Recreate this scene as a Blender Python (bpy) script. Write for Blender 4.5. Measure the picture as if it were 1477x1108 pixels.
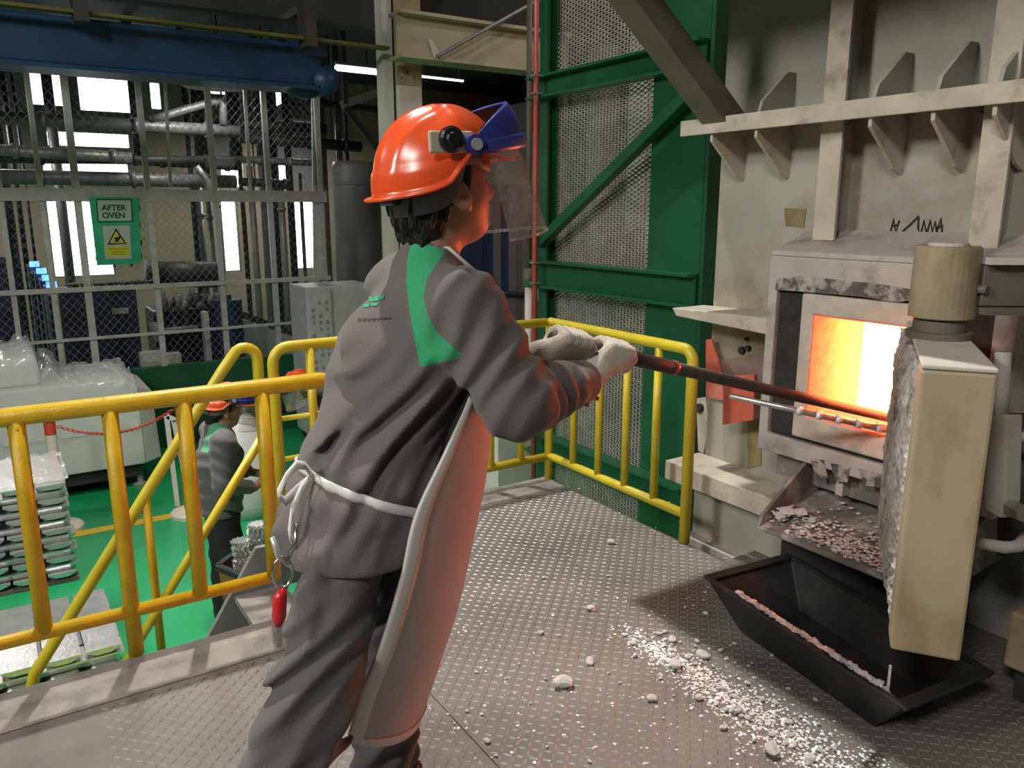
import bpy, bmesh, math, random
import numpy as np
from mathutils import Vector, Matrix
random.seed(7); rng = np.random.default_rng(7)
for o in list(bpy.data.objects): bpy.data.objects.remove(o)
scene = bpy.context.scene
COL = scene.collection

# ------------------------------------------------------------------ camera
IW, IH, FPX = 1477.0, 1108.0, 1150.0
YAW, PITCH, HC = math.radians(56.9), math.radians(12.4), 1.48
cam_d = bpy.data.cameras.new('camera'); cam = bpy.data.objects.new('camera', cam_d); COL.objects.link(cam)
cam_d.sensor_fit = 'HORIZONTAL'; cam_d.sensor_width = 36.0; cam_d.lens = 36.0*FPX/IW
cam_d.clip_start = 0.05; cam_d.clip_end = 200
FW = Vector((math.cos(YAW)*math.cos(PITCH), math.sin(YAW)*math.cos(PITCH), -math.sin(PITCH)))
RT = Vector((math.sin(YAW), -math.cos(YAW), 0)); UP = RT.cross(FW)
mw = Matrix((RT, UP, -FW)).transposed().to_4x4(); mw.translation = (0, 0, HC)
cam.matrix_world = mw; scene.camera = cam
def _ray(x, y): return RT*((x-IW/2)/FPX) - UP*((y-IH/2)/FPX) + FW
def onx(x, y, X): d = _ray(x, y); return Vector((0, 0, HC)) + d*(X/d.x)      # survey: sight line met with the plane X, Y or Z
def ony(x, y, Y): d = _ray(x, y); return Vector((0, 0, HC)) + d*(Y/d.y)
def onz(x, y, Z): d = _ray(x, y); return Vector((0, 0, HC)) + d*((Z-HC)/d.z)

# ------------------------------------------------------------------ world, exposure, lights
scene.view_settings.view_transform = 'Standard'; scene.view_settings.look = 'None'
scene.view_settings.exposure = 0.0; scene.view_settings.gamma = 1.0; scene.view_settings.use_curve_mapping = False
wd = bpy.data.worlds.new('world'); scene.world = wd; wd.use_nodes = True
bg = wd.node_tree.nodes['Background']; bg.inputs['Color'].default_value = (0.86, 0.93, 1.0, 1); bg.inputs['Strength'].default_value = 5.0
ROOF = 11.0
LAMPS = [  # roof lamp, then added fill lamps: x, y, z, watts, disc size
    (1.4, 5.6, 10.3, 98, 0.22),
    (-4.4, -1.6, 5.6, 250, 1.2),  # unseen fill added behind the camera to light the furnace face
    (-5.0, 2.6, 4.5, 265, 1.2),  # second added fill for the furnace face, out of view
    (2.6, 10.6, 2.9, 26, 0.8),  # this and the next two: added to brighten the plant behind the fence
    (-0.6, 13.0, 2.9, 80, 0.8),
    (4.7, 14.2, 2.9, 60, 0.8),
    (5.4, 4.9, 4.6, 30, 0.6),  # unseen fill lamp behind the tower mesh
    (0.7, 5.7, 3.3, 60, 0.5),  # added out of view to brighten the green floor and ingots
]

# ------------------------------------------------------------------ materials
def M(name, col, rough=.6, metal=0.0, var=0.0, vs=6.0, col2=None, c2s=3.0, c2lo=.5, c2hi=.65, bump=0.0, bs=60.0, emit=0.0, ecol=None, alpha=1.0, spec=.5, trans=0.0, stretch=None, sheen=0.0):
    m = bpy.data.materials.new(name); m.use_nodes = True
    nt = m.node_tree; N = nt.nodes; L = nt.links; b = N['Principled BSDF']
    b.inputs['Roughness'].default_value = rough; b.inputs['Metallic'].default_value = metal
    b.inputs['Specular IOR Level'].default_value = spec
    b.inputs['Alpha'].default_value = alpha; b.inputs['Transmission Weight'].default_value = trans
    if sheen: b.inputs['Sheen Weight'].default_value = sheen
    c = (*col, 1)
    tc = N.new('ShaderNodeTexCoord'); src = tc.outputs['Object']
    if stretch:
        mp = N.new('ShaderNodeMapping'); mp.inputs['Scale'].default_value = stretch; L.new(src, mp.inputs['Vector']); src = mp.outputs['Vector']
    out = None
    if col2 is not None:
        n = N.new('ShaderNodeTexNoise'); n.inputs['Scale'].default_value = c2s; n.inputs['Detail'].default_value = 7; n.inputs['Roughness'].default_value = .65; L.new(src, n.inputs['Vector'])
        mr = N.new('ShaderNodeMapRange'); mr.inputs['From Min'].default_value = c2lo; mr.inputs['From Max'].default_value = c2hi; L.new(n.outputs['Fac'], mr.inputs['Value'])
        mx = N.new('ShaderNodeMix'); mx.data_type = 'RGBA'; mx.inputs['A'].default_value = c; mx.inputs['B'].default_value = (*col2, 1)
        L.new(mr.outputs['Result'], mx.inputs['Factor']); out = mx.outputs['Result']
    if var:
        n = N.new('ShaderNodeTexNoise'); n.inputs['Scale'].default_value = vs; n.inputs['Detail'].default_value = 5; L.new(src, n.inputs['Vector'])
        mr = N.new('ShaderNodeMapRange'); mr.inputs['From Min'].default_value = .3; mr.inputs['From Max'].default_value = .7
        mr.inputs['To Min'].default_value = 1-var; mr.inputs['To Max'].default_value = 1+var; L.new(n.outputs['Fac'], mr.inputs['Value'])
        mx = N.new('ShaderNodeMix'); mx.data_type = 'RGBA'; mx.blend_type = 'MULTIPLY'; mx.inputs['Factor'].default_value = 1
        if out is None: mx.inputs['A'].default_value = c
        else: L.new(out, mx.inputs['A'])
        L.new(mr.outputs['Result'], mx.inputs['B']); out = mx.outputs['Result']
    if out is None: b.inputs['Base Color'].default_value = c
    else: L.new(out, b.inputs['Base Color'])
    if bump:
        n = N.new('ShaderNodeTexNoise'); n.inputs['Scale'].default_value = bs; n.inputs['Detail'].default_value = 4; L.new(src, n.inputs['Vector'])
        bp = N.new('ShaderNodeBump'); bp.inputs['Strength'].default_value = bump; bp.inputs['Distance'].default_value = .01
        L.new(n.outputs['Fac'], bp.inputs['Height']); L.new(bp.outputs['Normal'], b.inputs['Normal'])
    if emit:
        b.inputs['Emission Color'].default_value = (*(ecol or col), 1); b.inputs['Emission Strength'].default_value = emit
    return m

mt = {}
mt['yellow'] = M('yellow_paint', (.60, .40, .012), .38, var=.12, vs=14, col2=(.20, .11, .015), c2s=22, c2lo=.64, c2hi=.74, bump=.15, bs=120)
mt['yellow_r'] = M('yellow_paint_bright', (.62, .50, .03), .38, var=.1, vs=14, col2=(.24, .17, .02), c2s=22, c2lo=.66, c2hi=.76)
mt['plate'] = M('dusty_checker_plate', (.175, .163, .150), .62, metal=.15, var=.16, vs=2.3, col2=(.10, .094, .088), c2s=1.7, c2lo=.50, c2hi=.72, bump=.25, bs=220)
mt['lug'] = M('worn_lug_tops', (.25, .24, .225), .45, metal=.3, var=.15, vs=3, col2=(.17, .16, .15), c2s=2.1, c2lo=.46, c2hi=.68)
mt['kerb'] = M('dusty_edge_plate', (.25, .235, .215), .75, var=.2, vs=9, col2=(.13, .12, .11), c2s=5, c2lo=.5, c2hi=.7, bump=.3, bs=150)
mt['greenfloor'] = M('green_epoxy_floor', (.012, .30, .105), .28, var=.10, vs=1.2, col2=(.02, .36, .15), c2s=.9, c2lo=.45, c2hi=.7)
mt['floorline'] = M('yellow_floor_paint', (.62, .42, .02), .5, var=.1)
mt['darkgreen'] = M('dark_green_paint', (.006, .085, .035), .55, var=.12, vs=3)
mt['tower'] = M('green_structural_paint', (.010, .098, .042), .42, var=.14, vs=3.0, col2=(.022, .125, .062), c2s=4, c2lo=.55, c2hi=.75)
mt['fence'] = M('pale_galvanised_steel', (.50, .51, .50), .5, metal=.2, var=.15, vs=12)
mt['mesh'] = M('galvanised_mesh', (.42, .41, .36), .5, metal=.2, var=.2, vs=10)
mt['redpipe'] = M('red_conduit', (.36, .06, .045), .45, var=.15)
mt['shell'] = M('aged_cream_paint', (.37, .365, .315), .58, var=.13, vs=2.5, col2=(.24, .185, .115), c2s=1.6, c2lo=.47, c2hi=.66, bump=.08, bs=30)
mt['cream'] = M('cream_edge_paint', (.52, .475, .40), .6, var=.15, vs=7, col2=(.28, .235, .17), c2s=6, c2lo=.54, c2hi=.70, bump=.15, bs=60)
mt['frame'] = M('dusty_frame', (.44, .415, .39), .7, var=.14, vs=6, col2=(.20, .185, .17), c2s=5, c2lo=.52, c2hi=.72, bump=.25, bs=60)
mt['door'] = M('olive_cream_door', (.37, .31, .21), .55, var=.12, vs=4, col2=(.25, .195, .105), c2s=4.5, c2lo=.48, c2hi=.66, bump=.1, bs=30, stretch=(1, 1, .5))
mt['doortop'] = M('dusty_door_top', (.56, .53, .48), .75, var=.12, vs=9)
mt['refr'] = M('refractory_concrete', (.50, .46, .40), .85, var=.16, vs=12, col2=(.20, .17, .15), c2s=9, c2lo=.60, c2hi=.72, bump=.5, bs=40)
mt['refw'] = M('refractory_lining', (.50, .48, .45), .9, var=.25, vs=25, col2=(.18, .17, .17), c2s=14, c2lo=.55, c2hi=.66, bump=1.0, bs=50)
mt['gasket'] = M('sooty_gasket', (.028, .026, .026), .85, var=.4, vs=20, col2=(.13, .12, .12), c2s=16, c2lo=.62, c2hi=.75, bump=.8, bs=60)
mt['soot'] = M('sooty_steel', (.16, .15, .145), .7, var=.25, vs=8, col2=(.38, .36, .34), c2s=7, c2lo=.5, c2hi=.62, bump=.4, bs=50)
mt['sootpatch'] = M('soot_patch', (.09, .085, .08), .8, var=.4, vs=22, col2=(.36, .34, .32), c2s=14, c2lo=.48, c2hi=.56)
mt['blacksteel'] = M('black_cast_steel', (.030, .031, .031), .5, metal=.3, var=.3, vs=7, col2=(.06, .056, .052), c2s=5, c2lo=.5, c2hi=.7, bump=.2, bs=60)
mt['darksteel'] = M('dark_steel', (.055, .052, .046), .5, metal=.3, var=.25, vs=6)
mt['brace'] = M('grey_brown_steel', (.13, .118, .095), .6, var=.2, vs=5)
mt['rod'] = M('scaled_steel_rod', (.062, .045, .037), .55, metal=.4, var=.3, vs=30)
mt['silver'] = M('bright_steel_rod', (.50, .49, .48), .4, metal=.8, var=.2, vs=40)
mt['redboard'] = M('faded_red_board', (.62, .13, .085), .6, var=.12, vs=7, col2=(.66, .30, .24), c2s=5, c2lo=.5, c2hi=.68)
mt['rust'] = M('rusty_plate', (.22, .15, .13), .7, var=.3, vs=12)
mt['ochre'] = M('ochre_stain', (.23, .18, .085), .7, var=.25, vs=14)
mt['alu'] = M('cast_aluminium', (.70, .70, .71), .34, metal=.85, var=.14, vs=9, bump=.25, bs=35)
mt['dross'] = M('pale_dross', (.80, .80, .79), .5, metal=.15, var=.3, vs=30, bump=.6, bs=90)
mt['drossdark'] = M('grey_dross', (.72, .73, .74), .42, metal=.25, var=.35, vs=25, bump=.6, bs=80)
mt['machine'] = M('pale_machine_paint', (.50, .545, .51), .4, var=.05, vs=3)
mt['film'] = M('clear_film', (.86, .88, .88), .12, alpha=.30, spec=.9, bump=.5, bs=14, stretch=(1, 1, .4))
mt['whitecab'] = M('white_cabinet', (.60, .60, .56), .45, var=.06)
mt['greycab'] = M('grey_cabinet', (.44, .455, .45), .4, var=.06)
mt['galv'] = M('galvanised_steel', (.30, .31, .305), .45, metal=.4, var=.2, vs=12)
mt['pipe'] = M('dull_pipe', (.23, .235, .24), .45, metal=.35, var=.2, vs=8)
mt['pipedark'] = M('dark_pipe', (.045, .047, .05), .5, metal=.2, var=.2, vs=8)
mt['navy'] = M('navy_cabinet', (.010, .018, .052), .4, var=.2)
mt['navyedge'] = M('pale_navy_frame', (.085, .12, .19), .45, var=.2)
mt['bluebeam'] = M('blue_beam_paint', (.008, .040, .105), .45, var=.2, vs=3)
mt['oliveb'] = M('olive_yellow_paint', (.105, .10, .02), .55, var=.2, vs=3)
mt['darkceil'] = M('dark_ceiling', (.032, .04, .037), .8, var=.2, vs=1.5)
mt['creambeam'] = M('cream_beam_paint', (.40, .38, .265), .6, var=.12, vs=2.5, col2=(.24, .215, .13), c2s=3, c2lo=.52, c2hi=.75)
mt['colw'] = M('white_column_paint', (.58, .575, .53), .55, var=.06)
mt['colrust'] = M('stripped_column', (.36, .30, .19), .75, var=.2, vs=8, col2=(.10, .07, .03), c2s=9, c2lo=.58, c2hi=.66)
mt['wallbeige'] = M('beige_wall', (.38, .325, .24), .8, var=.1, vs=1)
mt['wallgrey'] = M('grey_wall', (.22, .22, .21), .85, var=.1, vs=1)
mt['tank'] = M('grey_tank', (.16, .16, .155), .5, var=.12, vs=2)
mt['led'] = M('blue_led', (.05, .2, 1), .4, emit=4, ecol=(.08, .25, 1))
mt['signgreen'] = M('green_sign_board', (.03, .42, .22), .4, var=.15, vs=8)
mt['signpale'] = M('pale_green_plate', (.42, .56, .49), .5)
mt['signwhite'] = M('pale_grey_sheet', (.46, .52, .49), .5)
mt['signyel'] = M('sign_yellow', (.58, .58, .03), .5)
mt['ink'] = M('black_ink', (.012, .02, .016), .6)
mt['inkgreen'] = M('dark_green_ink', (.01, .07, .045), .6)
mt['olink'] = M('olive_print', (.30, .33, .02), .6)
mt['bollred'] = M('bollard_red', (.52, .05, .03), .45, var=.12)
mt['bollwhite'] = M('bollard_cream', (.60, .56, .46), .5, var=.08)
mt['binbrown'] = M('brown_bin', (.17, .085, .025), .6, var=.2)
mt['lamp'] = M('lamp_housing', (.3, .3, .3), .5)
mt['lampface'] = M('lamp_face', (1, 1, 1), .5, emit=6)
mt['rubber'] = M('black_rubber', (.02, .02, .02), .7)
mt['bag'] = M('white_bag', (.55, .56, .55), .4, var=.1, bump=.5, bs=20)
mt['blueback'] = M('blue_panel', (.010, .035, .10), .5, var=.15)
mt['greypanel'] = M('grey_panel', (.13, .14, .16), .5, var=.1)
mt['brownp'] = M('brown_panel', (.12, .105, .085), .6, var=.15)
# worker
mt['jacket'] = None
mt['trouser'] = M('charcoal_twill', (.086, .084, .084), .85, var=.10, vs=6, bump=.25, bs=260, sheen=.15)
mt['apron'] = M('pale_grey_apron', (.47, .46, .46), .55, var=.05, vs=4, spec=.4)
mt['aprontrim'] = M('white_binding', (.70, .69, .68), .7)
mt['skin'] = M('skin', (.40, .20, .135), .5, var=.06, vs=18)
mt['hair'] = M('black_hair', (.010, .008, .008), .55, bump=1.0, bs=160, stretch=(1, 1, .25))
mt['orange'] = M('orange_helmet', (.72, .085, .018), .26, var=.05, vs=5, spec=.6)
mt['bluevis'] = M('blue_visor', (.030, .040, .26), .35, var=.05)
mt['blackpl'] = M('black_plastic', (.012, .012, .014), .35)
mt['greypl'] = M('grey_plastic', (.10, .095, .085), .5)
mt['beige'] = M('beige_clip', (.50, .46, .36), .5)
mt['bolt'] = M('pale_bolt', (.55, .58, .62), .35, metal=.4)
mt['glove'] = M('knit_cotton_glove', (.70, .65, .56), .95, var=.06, vs=30, bump=.6, bs=330)
mt['knifered'] = M('red_plastic', (.55, .02, .03), .3)
mt['chrome'] = M('chrome', (.6, .6, .6), .25, metal=1)
mt['navytr'] = M('black_trousers', (.014, .012, .016), .85)
mt['phone'] = M('phone_screen', (.25, .32, .36), .2)

def shield_mat():
    m = bpy.data.materials.new('clear_face_shield'); m.use_nodes = True; nt = m.node_tree; N = nt.nodes; L = nt.links
    N.remove(N['Principled BSDF']); out = N['Material Output']
    t = N.new('ShaderNodeBsdfTransparent'); t.inputs['Color'].default_value = (.93, .92, .90, 1)
    g = N.new('ShaderNodeBsdfGlossy'); g.inputs['Roughness'].default_value = .12
    d = N.new('ShaderNodeBsdfDiffuse'); d.inputs['Color'].default_value = (.55, .52, .48, 1)
    n = N.new('ShaderNodeTexNoise'); n.inputs['Scale'].default_value = 22; n.inputs['Detail'].default_value = 6
    mr = N.new('ShaderNodeMapRange'); mr.inputs['From Min'].default_value = .42; mr.inputs['From Max'].default_value = .75; mr.inputs['To Min'].default_value = .16; mr.inputs['To Max'].default_value = .5
    L.new(n.outputs['Fac'], mr.inputs['Value'])
    a = N.new('ShaderNodeMixShader'); L.new(mr.outputs['Result'], a.inputs['Fac']); L.new(t.outputs[0], a.inputs[1]); L.new(d.outputs[0], a.inputs[2])
    b = N.new('ShaderNodeMixShader'); b.inputs['Fac'].default_value = .05; L.new(a.outputs[0], b.inputs[1]); L.new(g.outputs[0], b.inputs[2])
    L.new(b.outputs[0], out.inputs['Surface']); return m
mt['shield'] = shield_mat()

def hot_mat(name, x0, x1, c0, s0, c1, s1, ns=14, specks=True):
    """incandescent refractory: cooler and redder at the mouth, hotter with depth (X is depth into the furnace)"""
    m = bpy.data.materials.new(name); m.use_nodes = True; nt = m.node_tree; N = nt.nodes; L = nt.links; b = N['Principled BSDF']
    b.inputs['Base Color'].default_value = (.25, .18, .14, 1); b.inputs['Roughness'].default_value = .9
    tc = N.new('ShaderNodeTexCoord'); sx = N.new('ShaderNodeSeparateXYZ'); L.new(tc.outputs['Object'], sx.inputs[0])
    mr = N.new('ShaderNodeMapRange'); mr.inputs['From Min'].default_value = x0; mr.inputs['From Max'].default_value = x1; L.new(sx.outputs['X'], mr.inputs['Value'])
    n = N.new('ShaderNodeTexNoise'); n.inputs['Scale'].default_value = ns; n.inputs['Detail'].default_value = 8; n.inputs['Roughness'].default_value = .7; L.new(tc.outputs['Object'], n.inputs['Vector'])
    ad = N.new('ShaderNodeMath'); ad.operation = 'MULTIPLY_ADD'; L.new(n.outputs['Fac'], ad.inputs[0]); ad.inputs[1].default_value = .9; ad.inputs[2].default_value = -.45
    su = N.new('ShaderNodeMath'); su.operation = 'ADD'; su.use_clamp = True; L.new(mr.outputs[0], su.inputs[0]); L.new(ad.outputs[0], su.inputs[1])
    mx = N.new('ShaderNodeMix'); mx.data_type = 'RGBA'; mx.inputs['A'].default_value = (*c0, 1); mx.inputs['B'].default_value = (*c1, 1); L.new(su.outputs[0], mx.inputs['Factor'])
    L.new(mx.outputs['Result'], b.inputs['Emission Color'])
    st = N.new('ShaderNodeMapRange'); st.inputs['To Min'].default_value = s0; st.inputs['To Max'].default_value = s1; L.new(su.outputs[0], st.inputs['Value'])
    L.new(st.outputs[0], b.inputs['Emission Strength'])
    return m
mt['hotjamb'] = hot_mat('hot_jamb', 2.60, 2.86, (1, .05, .02), .55, (1, .30, .05), 3.2, ns=22)
mt['hotsill'] = hot_mat('hot_sill', 2.60, 3.1, (1, .045, .02), .7, (1, .16, .04), 2.6, ns=26)
mt['hotwall'] = hot_mat('hot_chamber', 2.85, 3.2, (1, .13, .042), 36.0, (1, .15, .05), 46.0, ns=4)

# ------------------------------------------------------------------ mesh helpers
class MB:
    def __init__(s): s.v = []; s.f = []
    def add(s, v, f):
        k = len(s.v); s.v += [tuple(p) for p in v]; s.f += [tuple(i+k for i in q) for q in f]; return s
    def box(s, a, b):
        x0, x1 = sorted((a[0], b[0])); y0, y1 = sorted((a[1], b[1])); z0, z1 = sorted((a[2], b[2]))
        v = [(x0, y0, z0), (x1, y0, z0), (x1, y1, z0), (x0, y1, z0), (x0, y0, z1), (x1, y0, z1), (x1, y1, z1), (x0, y1, z1)]
        return s.add(v, [(0, 3, 2, 1), (4, 5, 6, 7), (0, 1, 5, 4), (1, 2, 6, 5), (2, 3, 7, 6), (3, 0, 4, 7)])
    def hexa(s, v8): return s.add(v8, [(0, 3, 2, 1), (4, 5, 6, 7), (0, 1, 5, 4), (1, 2, 6, 5), (2, 3, 7, 6), (3, 0, 4, 7)])
    def bar(s, p, q, w, h, up=(0, 0, 1)):
        p, q = Vector(p), Vector(q); d = (q-p).normalized(); u = Vector(up)
        if abs(d.dot(u)) > .95: u = Vector((1, 0, 0))
        r = d.cross(u).normalized()*w/2; u = r.cross(d).normalized()*h/2
        return s.hexa([p-r-u, q-r-u, q+r-u, p+r-u, p-r+u, q-r+u, q+r+u, p+r+u])
    def tube(s, path, r, n=10, cap=True):
        path = [Vector(p) for p in path]; m = len(path); rs = r if hasattr(r, '__len__') else [r]*m
        T = [(path[min(i+1, m-1)]-path[max(i-1, 0)]).normalized() for i in range(m)]
        u = T[0].orthogonal().normalized(); rings = []
        for i in range(m):
            u = (u - T[i]*u.dot(T[i])).normalized(); w = T[i].cross(u)
            rings.append([path[i]+(u*math.cos(2*math.pi*k/n)+w*math.sin(2*math.pi*k/n))*rs[i] for k in range(n)])
        v = [p for R in rings for p in R]
        f = [(i*n+k, i*n+(k+1) % n, (i+1)*n+(k+1) % n, (i+1)*n+k) for i in range(m-1) for k in range(n)]
        if cap: f += [tuple(range(n-1, -1, -1)), tuple((m-1)*n+k for k in range(n))]
        return s.add(v, f)
    def lathe(s, prof, n=24, c=(0, 0, 0)):
        v = [(c[0]+r*math.cos(2*math.pi*k/n), c[1]+r*math.sin(2*math.pi*k/n), c[2]+z) for r, z in prof for k in range(n)]
        m = len(prof); f = [(i*n+k, i*n+(k+1) % n, (i+1)*n+(k+1) % n, (i+1)*n+k) for i in range(m-1) for k in range(n)]
        f += [tuple(range(n-1, -1, -1)), tuple((m-1)*n+k for k in range(n))]
        return s.add(v, f)
    def prism(s, poly, off):
        """poly: 3-D outline; off: extrusion vector"""
        off = Vector(off); a = [Vector(p) for p in poly]; n = len(a)
        return s.add(a+[p+off for p in a], [tuple(range(n-1, -1, -1)), tuple(range(n, 2*n))]+[(k, (k+1) % n, n+(k+1) % n, n+k) for k in range(n)])
    def sheet(s, grid):
        m, n = len(grid), len(grid[0]); return s.add([p for R in grid for p in R], [(i*n+j, i*n+j+1, (i+1)*n+j+1, (i+1)*n+j) for i in range(m-1) for j in range(n-1)])
    def mesh(s, name):
        me = bpy.data.meshes.new(name); me.from_pydata([tuple(p) for p in s.v], [], s.f); me.update(); return me
    def build(s, name, mat, parent=None, bevel=0.0, smooth=False, loc=None, solid=0.0, subd=0, **kw):
        me = s.mesh(name)
        return put(name, me, mat, parent, bevel, smooth, loc, solid, subd, **kw)
def _world(o): return Vector(o['_w']) if '_w' in o else Vector((0, 0, 0))
WLOC = {}
def put(name, me, mat, parent=None, bevel=0.0, smooth=False, loc=None, solid=0.0, subd=0, label=None, cat=None, group=None, kind=None):
    if not me.materials: me.materials.append(mt[mat] if isinstance(mat, str) else mat)
    bm = bmesh.new(); bm.from_mesh(me); bmesh.ops.recalc_face_normals(bm, faces=bm.faces) if smooth != 'keep' else None; bm.to_mesh(me); bm.free()
    if smooth: me.polygons.foreach_set('use_smooth', [True]*len(me.polygons))
    o = bpy.data.objects.new(name, me); COL.objects.link(o)
    w = Vector(loc) if loc is not None else Vector((0, 0, 0))
    if parent is not None:
        o.parent = parent; o.location = w - WLOC.get(parent.name, Vector((0, 0, 0)))
    else: o.location = w
    WLOC[o.name] = w
    if solid: md = o.modifiers.new('thick', 'SOLIDIFY'); md.thickness = solid; md.offset = 0
    if bevel: md = o.modifiers.new('edge', 'BEVEL'); md.width = bevel; md.segments = 2; md.limit_method = 'ANGLE'; md.angle_limit = math.radians(40)
    if subd: md = o.modifiers.new('sub', 'SUBSURF'); md.levels = subd; md.render_levels = subd
    tag(o, label, cat, group, kind); return o
def tag(o, label=None, cat=None, group=None, kind=None):
    for k, x in (('label', label), ('category', cat), ('group', group), ('kind', kind)):
        if x: o[k] = x
    return o
def thing(name, label, cat, loc, group=None, kind=None):
    o = bpy.data.objects.new(name, None); o.empty_display_size = .1; COL.objects.link(o); o.location = loc
    WLOC[o.name] = Vector(loc); return tag(o, label, cat, group, kind)
def box(name, a, b, mat, parent=None, bevel=0.0, **kw): return MB().box(a, b).build(name, mat, parent, bevel, **kw)
def struct(name, mb, mat, bevel=0.0, label=None, **kw): return mb.build(name, mat, None, bevel, kind='structure', label=label, **kw)
def arc(c, r, a0, a1, e1, e2, n=6):
    c, e1, e2 = Vector(c), Vector(e1), Vector(e2)
    return [c+(e1*math.cos(math.radians(a0+(a1-a0)*i/n))+e2*math.sin(math.radians(a0+(a1-a0)*i/n)))*r for i in range(n+1)]
def text_mesh(body, size, M4, name, align='CENTER', depth=.002):
    cu = bpy.data.curves.new(name, 'FONT'); cu.body = body; cu.size = size; cu.align_x = align; cu.extrude = depth; cu.offset = size*.028
    o = bpy.data.objects.new('tmp', cu); COL.objects.link(o); dg = bpy.context.evaluated_depsgraph_get(); dg.update()
    me = bpy.data.meshes.new_from_object(o.evaluated_get(dg)); bpy.data.objects.remove(o); me.transform(M4); me.materials.clear(); return me
def wire_panel(u0, u1, v0, v1, pu, pv, w, th, to3, name, mat, parent, nrm):
    """diamond mesh of crossing strands clipped to a rectangle; pu, pv: diamond width and height"""
    mb = MB(); s = pv/pu; H = v1-v0; Wd = u1-u0
    for sg in (1, -1):
        k = -H/s if sg > 0 else 0
        a = k
        while a < Wd + (0 if sg > 0 else H/s):
            # line: u = a + sg*t , v = s*t
            t0, t1 = 0, H/s
            if sg > 0: t0 = max(t0, -a); t1 = min(t1, Wd-a)
            else: t1 = min(t1, a); t0 = max(t0, a-Wd)
            if t1-t0 > 1e-3:
                p = to3(u0+a+sg*t0, v0+s*t0); q = to3(u0+a+sg*t1, v0+s*t1)
                mb.bar(p, q, w, th, up=nrm)
            a += pu
    return mb.build(name, mat, parent, kind='stuff')
# ================================================================== setting
GZ = -1.25                      # lower hall floor; the work platform is z = 0
struct('floor', MB().box((-7, -6, GZ-.1), (12, 17, GZ)), 'greenfloor', label='glossy green painted hall floor below the platform')
for nm, y0, y1 in (('floor_line', 7.35, 7.47), ('floor_line', 4.62, 4.74)):
    struct(nm, MB().box((-6, y0, GZ), (3.2, y1, GZ+.003)), 'floorline')
# platform: checker plates with raised lugs
pf = struct('platform_floor', MB().box((-2.5, -2.5, -.05), (1.0, 2.50, 0)), 'plate', label='dusty steel checker plate working platform in front of the furnace')
def plate(a, b, m='plate'): return MB().box(a, b).build('floor_plate', m, pf)
plate((-2.5, 2.503, -.05), (1.0, 2.73, .002), 'kerb')
plate((1.003, -2.5, -.05), (2.50, 3.30, 0)); plate((1.003, 3.303, -.05), (2.50, 3.49, .002), 'kerb')
plate((2.503, -2.5, -.05), (3.3, 2.17, 0))
MB().box((-2.5, 2.66, -.22), (1.0, 2.73, -.051)).build('edge_channel', 'galv', pf)
MB().box((1.0, 3.42, -.22), (2.5, 3.49, -.051)).build('edge_channel', 'galv', pf)
MB().box((2.44, 2.17, -.22), (2.5, 3.42, -.051)).build('edge_channel', 'galv', pf)
for x, y in ((2.4, 3.3), (-1.0, 2.55), (2.4, 1.0)): MB().box((x-.06, y-.06, GZ), (x+.06, y+.06, -.051)).build('platform_leg', 'galv', pf)
def lugs(regions):
    V = []; Fc = []; p = .036
    base = np.array([(-.0145, 0, 0), (-.006, -.0042, 0), (.006, -.0042, 0), (.0145, 0, 0), (.006, .0042, 0), (-.006, .0042, 0), (-.0075, 0, .0024), (.0075, 0, .0024)])
    faces = [(0, 1, 6), (1, 2, 7, 6), (2, 3, 7), (3, 4, 7), (4, 5, 6, 7), (5, 0, 6)]
    vs = []; n = 0
    for (x0, x1, y0, y1) in regions:
        i = 0; x = x0+.02
        while x < x1-.015:
            y = y0+.02; j = 0
            while y < y1-.015:
                a = math.radians(45 if (i+j) % 2 else -45); c, s_ = math.cos(a), math.sin(a)
                b = base.copy(); b[:, 0] = base[:, 0]*c-base[:, 1]*s_+x; b[:, 1] = base[:, 0]*s_+base[:, 1]*c+y
                vs.append(b); Fc += [tuple(q+n for q in f) for f in faces]; n += 8
                y += p*.72; j += 1
            x += p*.72; i += 1
    me = bpy.data.meshes.new('tread_lugs'); me.from_pydata(np.concatenate(vs).tolist(), [], Fc); me.update()
    return put('tread_lugs', me, 'lug', pf, kind='stuff')
lugs([(.12, 1.0, 1.0, 2.5), (1.003, 2.5, .55, 3.3), (2.503, 2.75, .6, 2.15)])

# hall shell: roof, walls, back wall with window openings
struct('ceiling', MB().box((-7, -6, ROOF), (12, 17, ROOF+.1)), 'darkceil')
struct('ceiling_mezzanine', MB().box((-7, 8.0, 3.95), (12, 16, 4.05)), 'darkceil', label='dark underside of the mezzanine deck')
struct('wall_left', MB().box((-7.1, -6, GZ), (-7, 17, ROOF)), 'wallgrey')
struct('wall_front', MB().box((-7, -6.1, GZ), (12, -6, ROOF)), 'wallgrey')
struct('wall_right', MB().box((12, -6, GZ), (12.1, 17, ROOF)), 'wallgrey')
YB = 16.0
WIN = []     # window openings in the back wall, x0 x1 z0 z1
for (xa, ya, xb, yb) in ((36, 84, 102, 156), (106, 88, 202, 166), (213, 116, 236, 160), (300, 112, 345, 140), (362, 118, 384, 165), (390, 122, 416, 175), (64, 186, 190, 216),
                         (58, 230, 190, 270), (64, 288, 168, 398), (316, 236, 349, 272), (316, 280, 349, 392), (396, 236, 422, 266), (420, 286, 462, 388)):
    a, b = ony(xa, ya, YB), ony(xb, yb, YB); WIN.append((a.x, b.x, min(a.z, b.z), max(a.z, b.z)))
wb = struct('wall_back', MB().box((-7, YB, 4.05), (12, YB+.12, ROOF)), 'wallgrey', label='far wall of the hall with bright window openings')
xs = sorted({-7.0, 12.0, *[w[0] for w in WIN], *[w[1] for w in WIN]})
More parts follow.
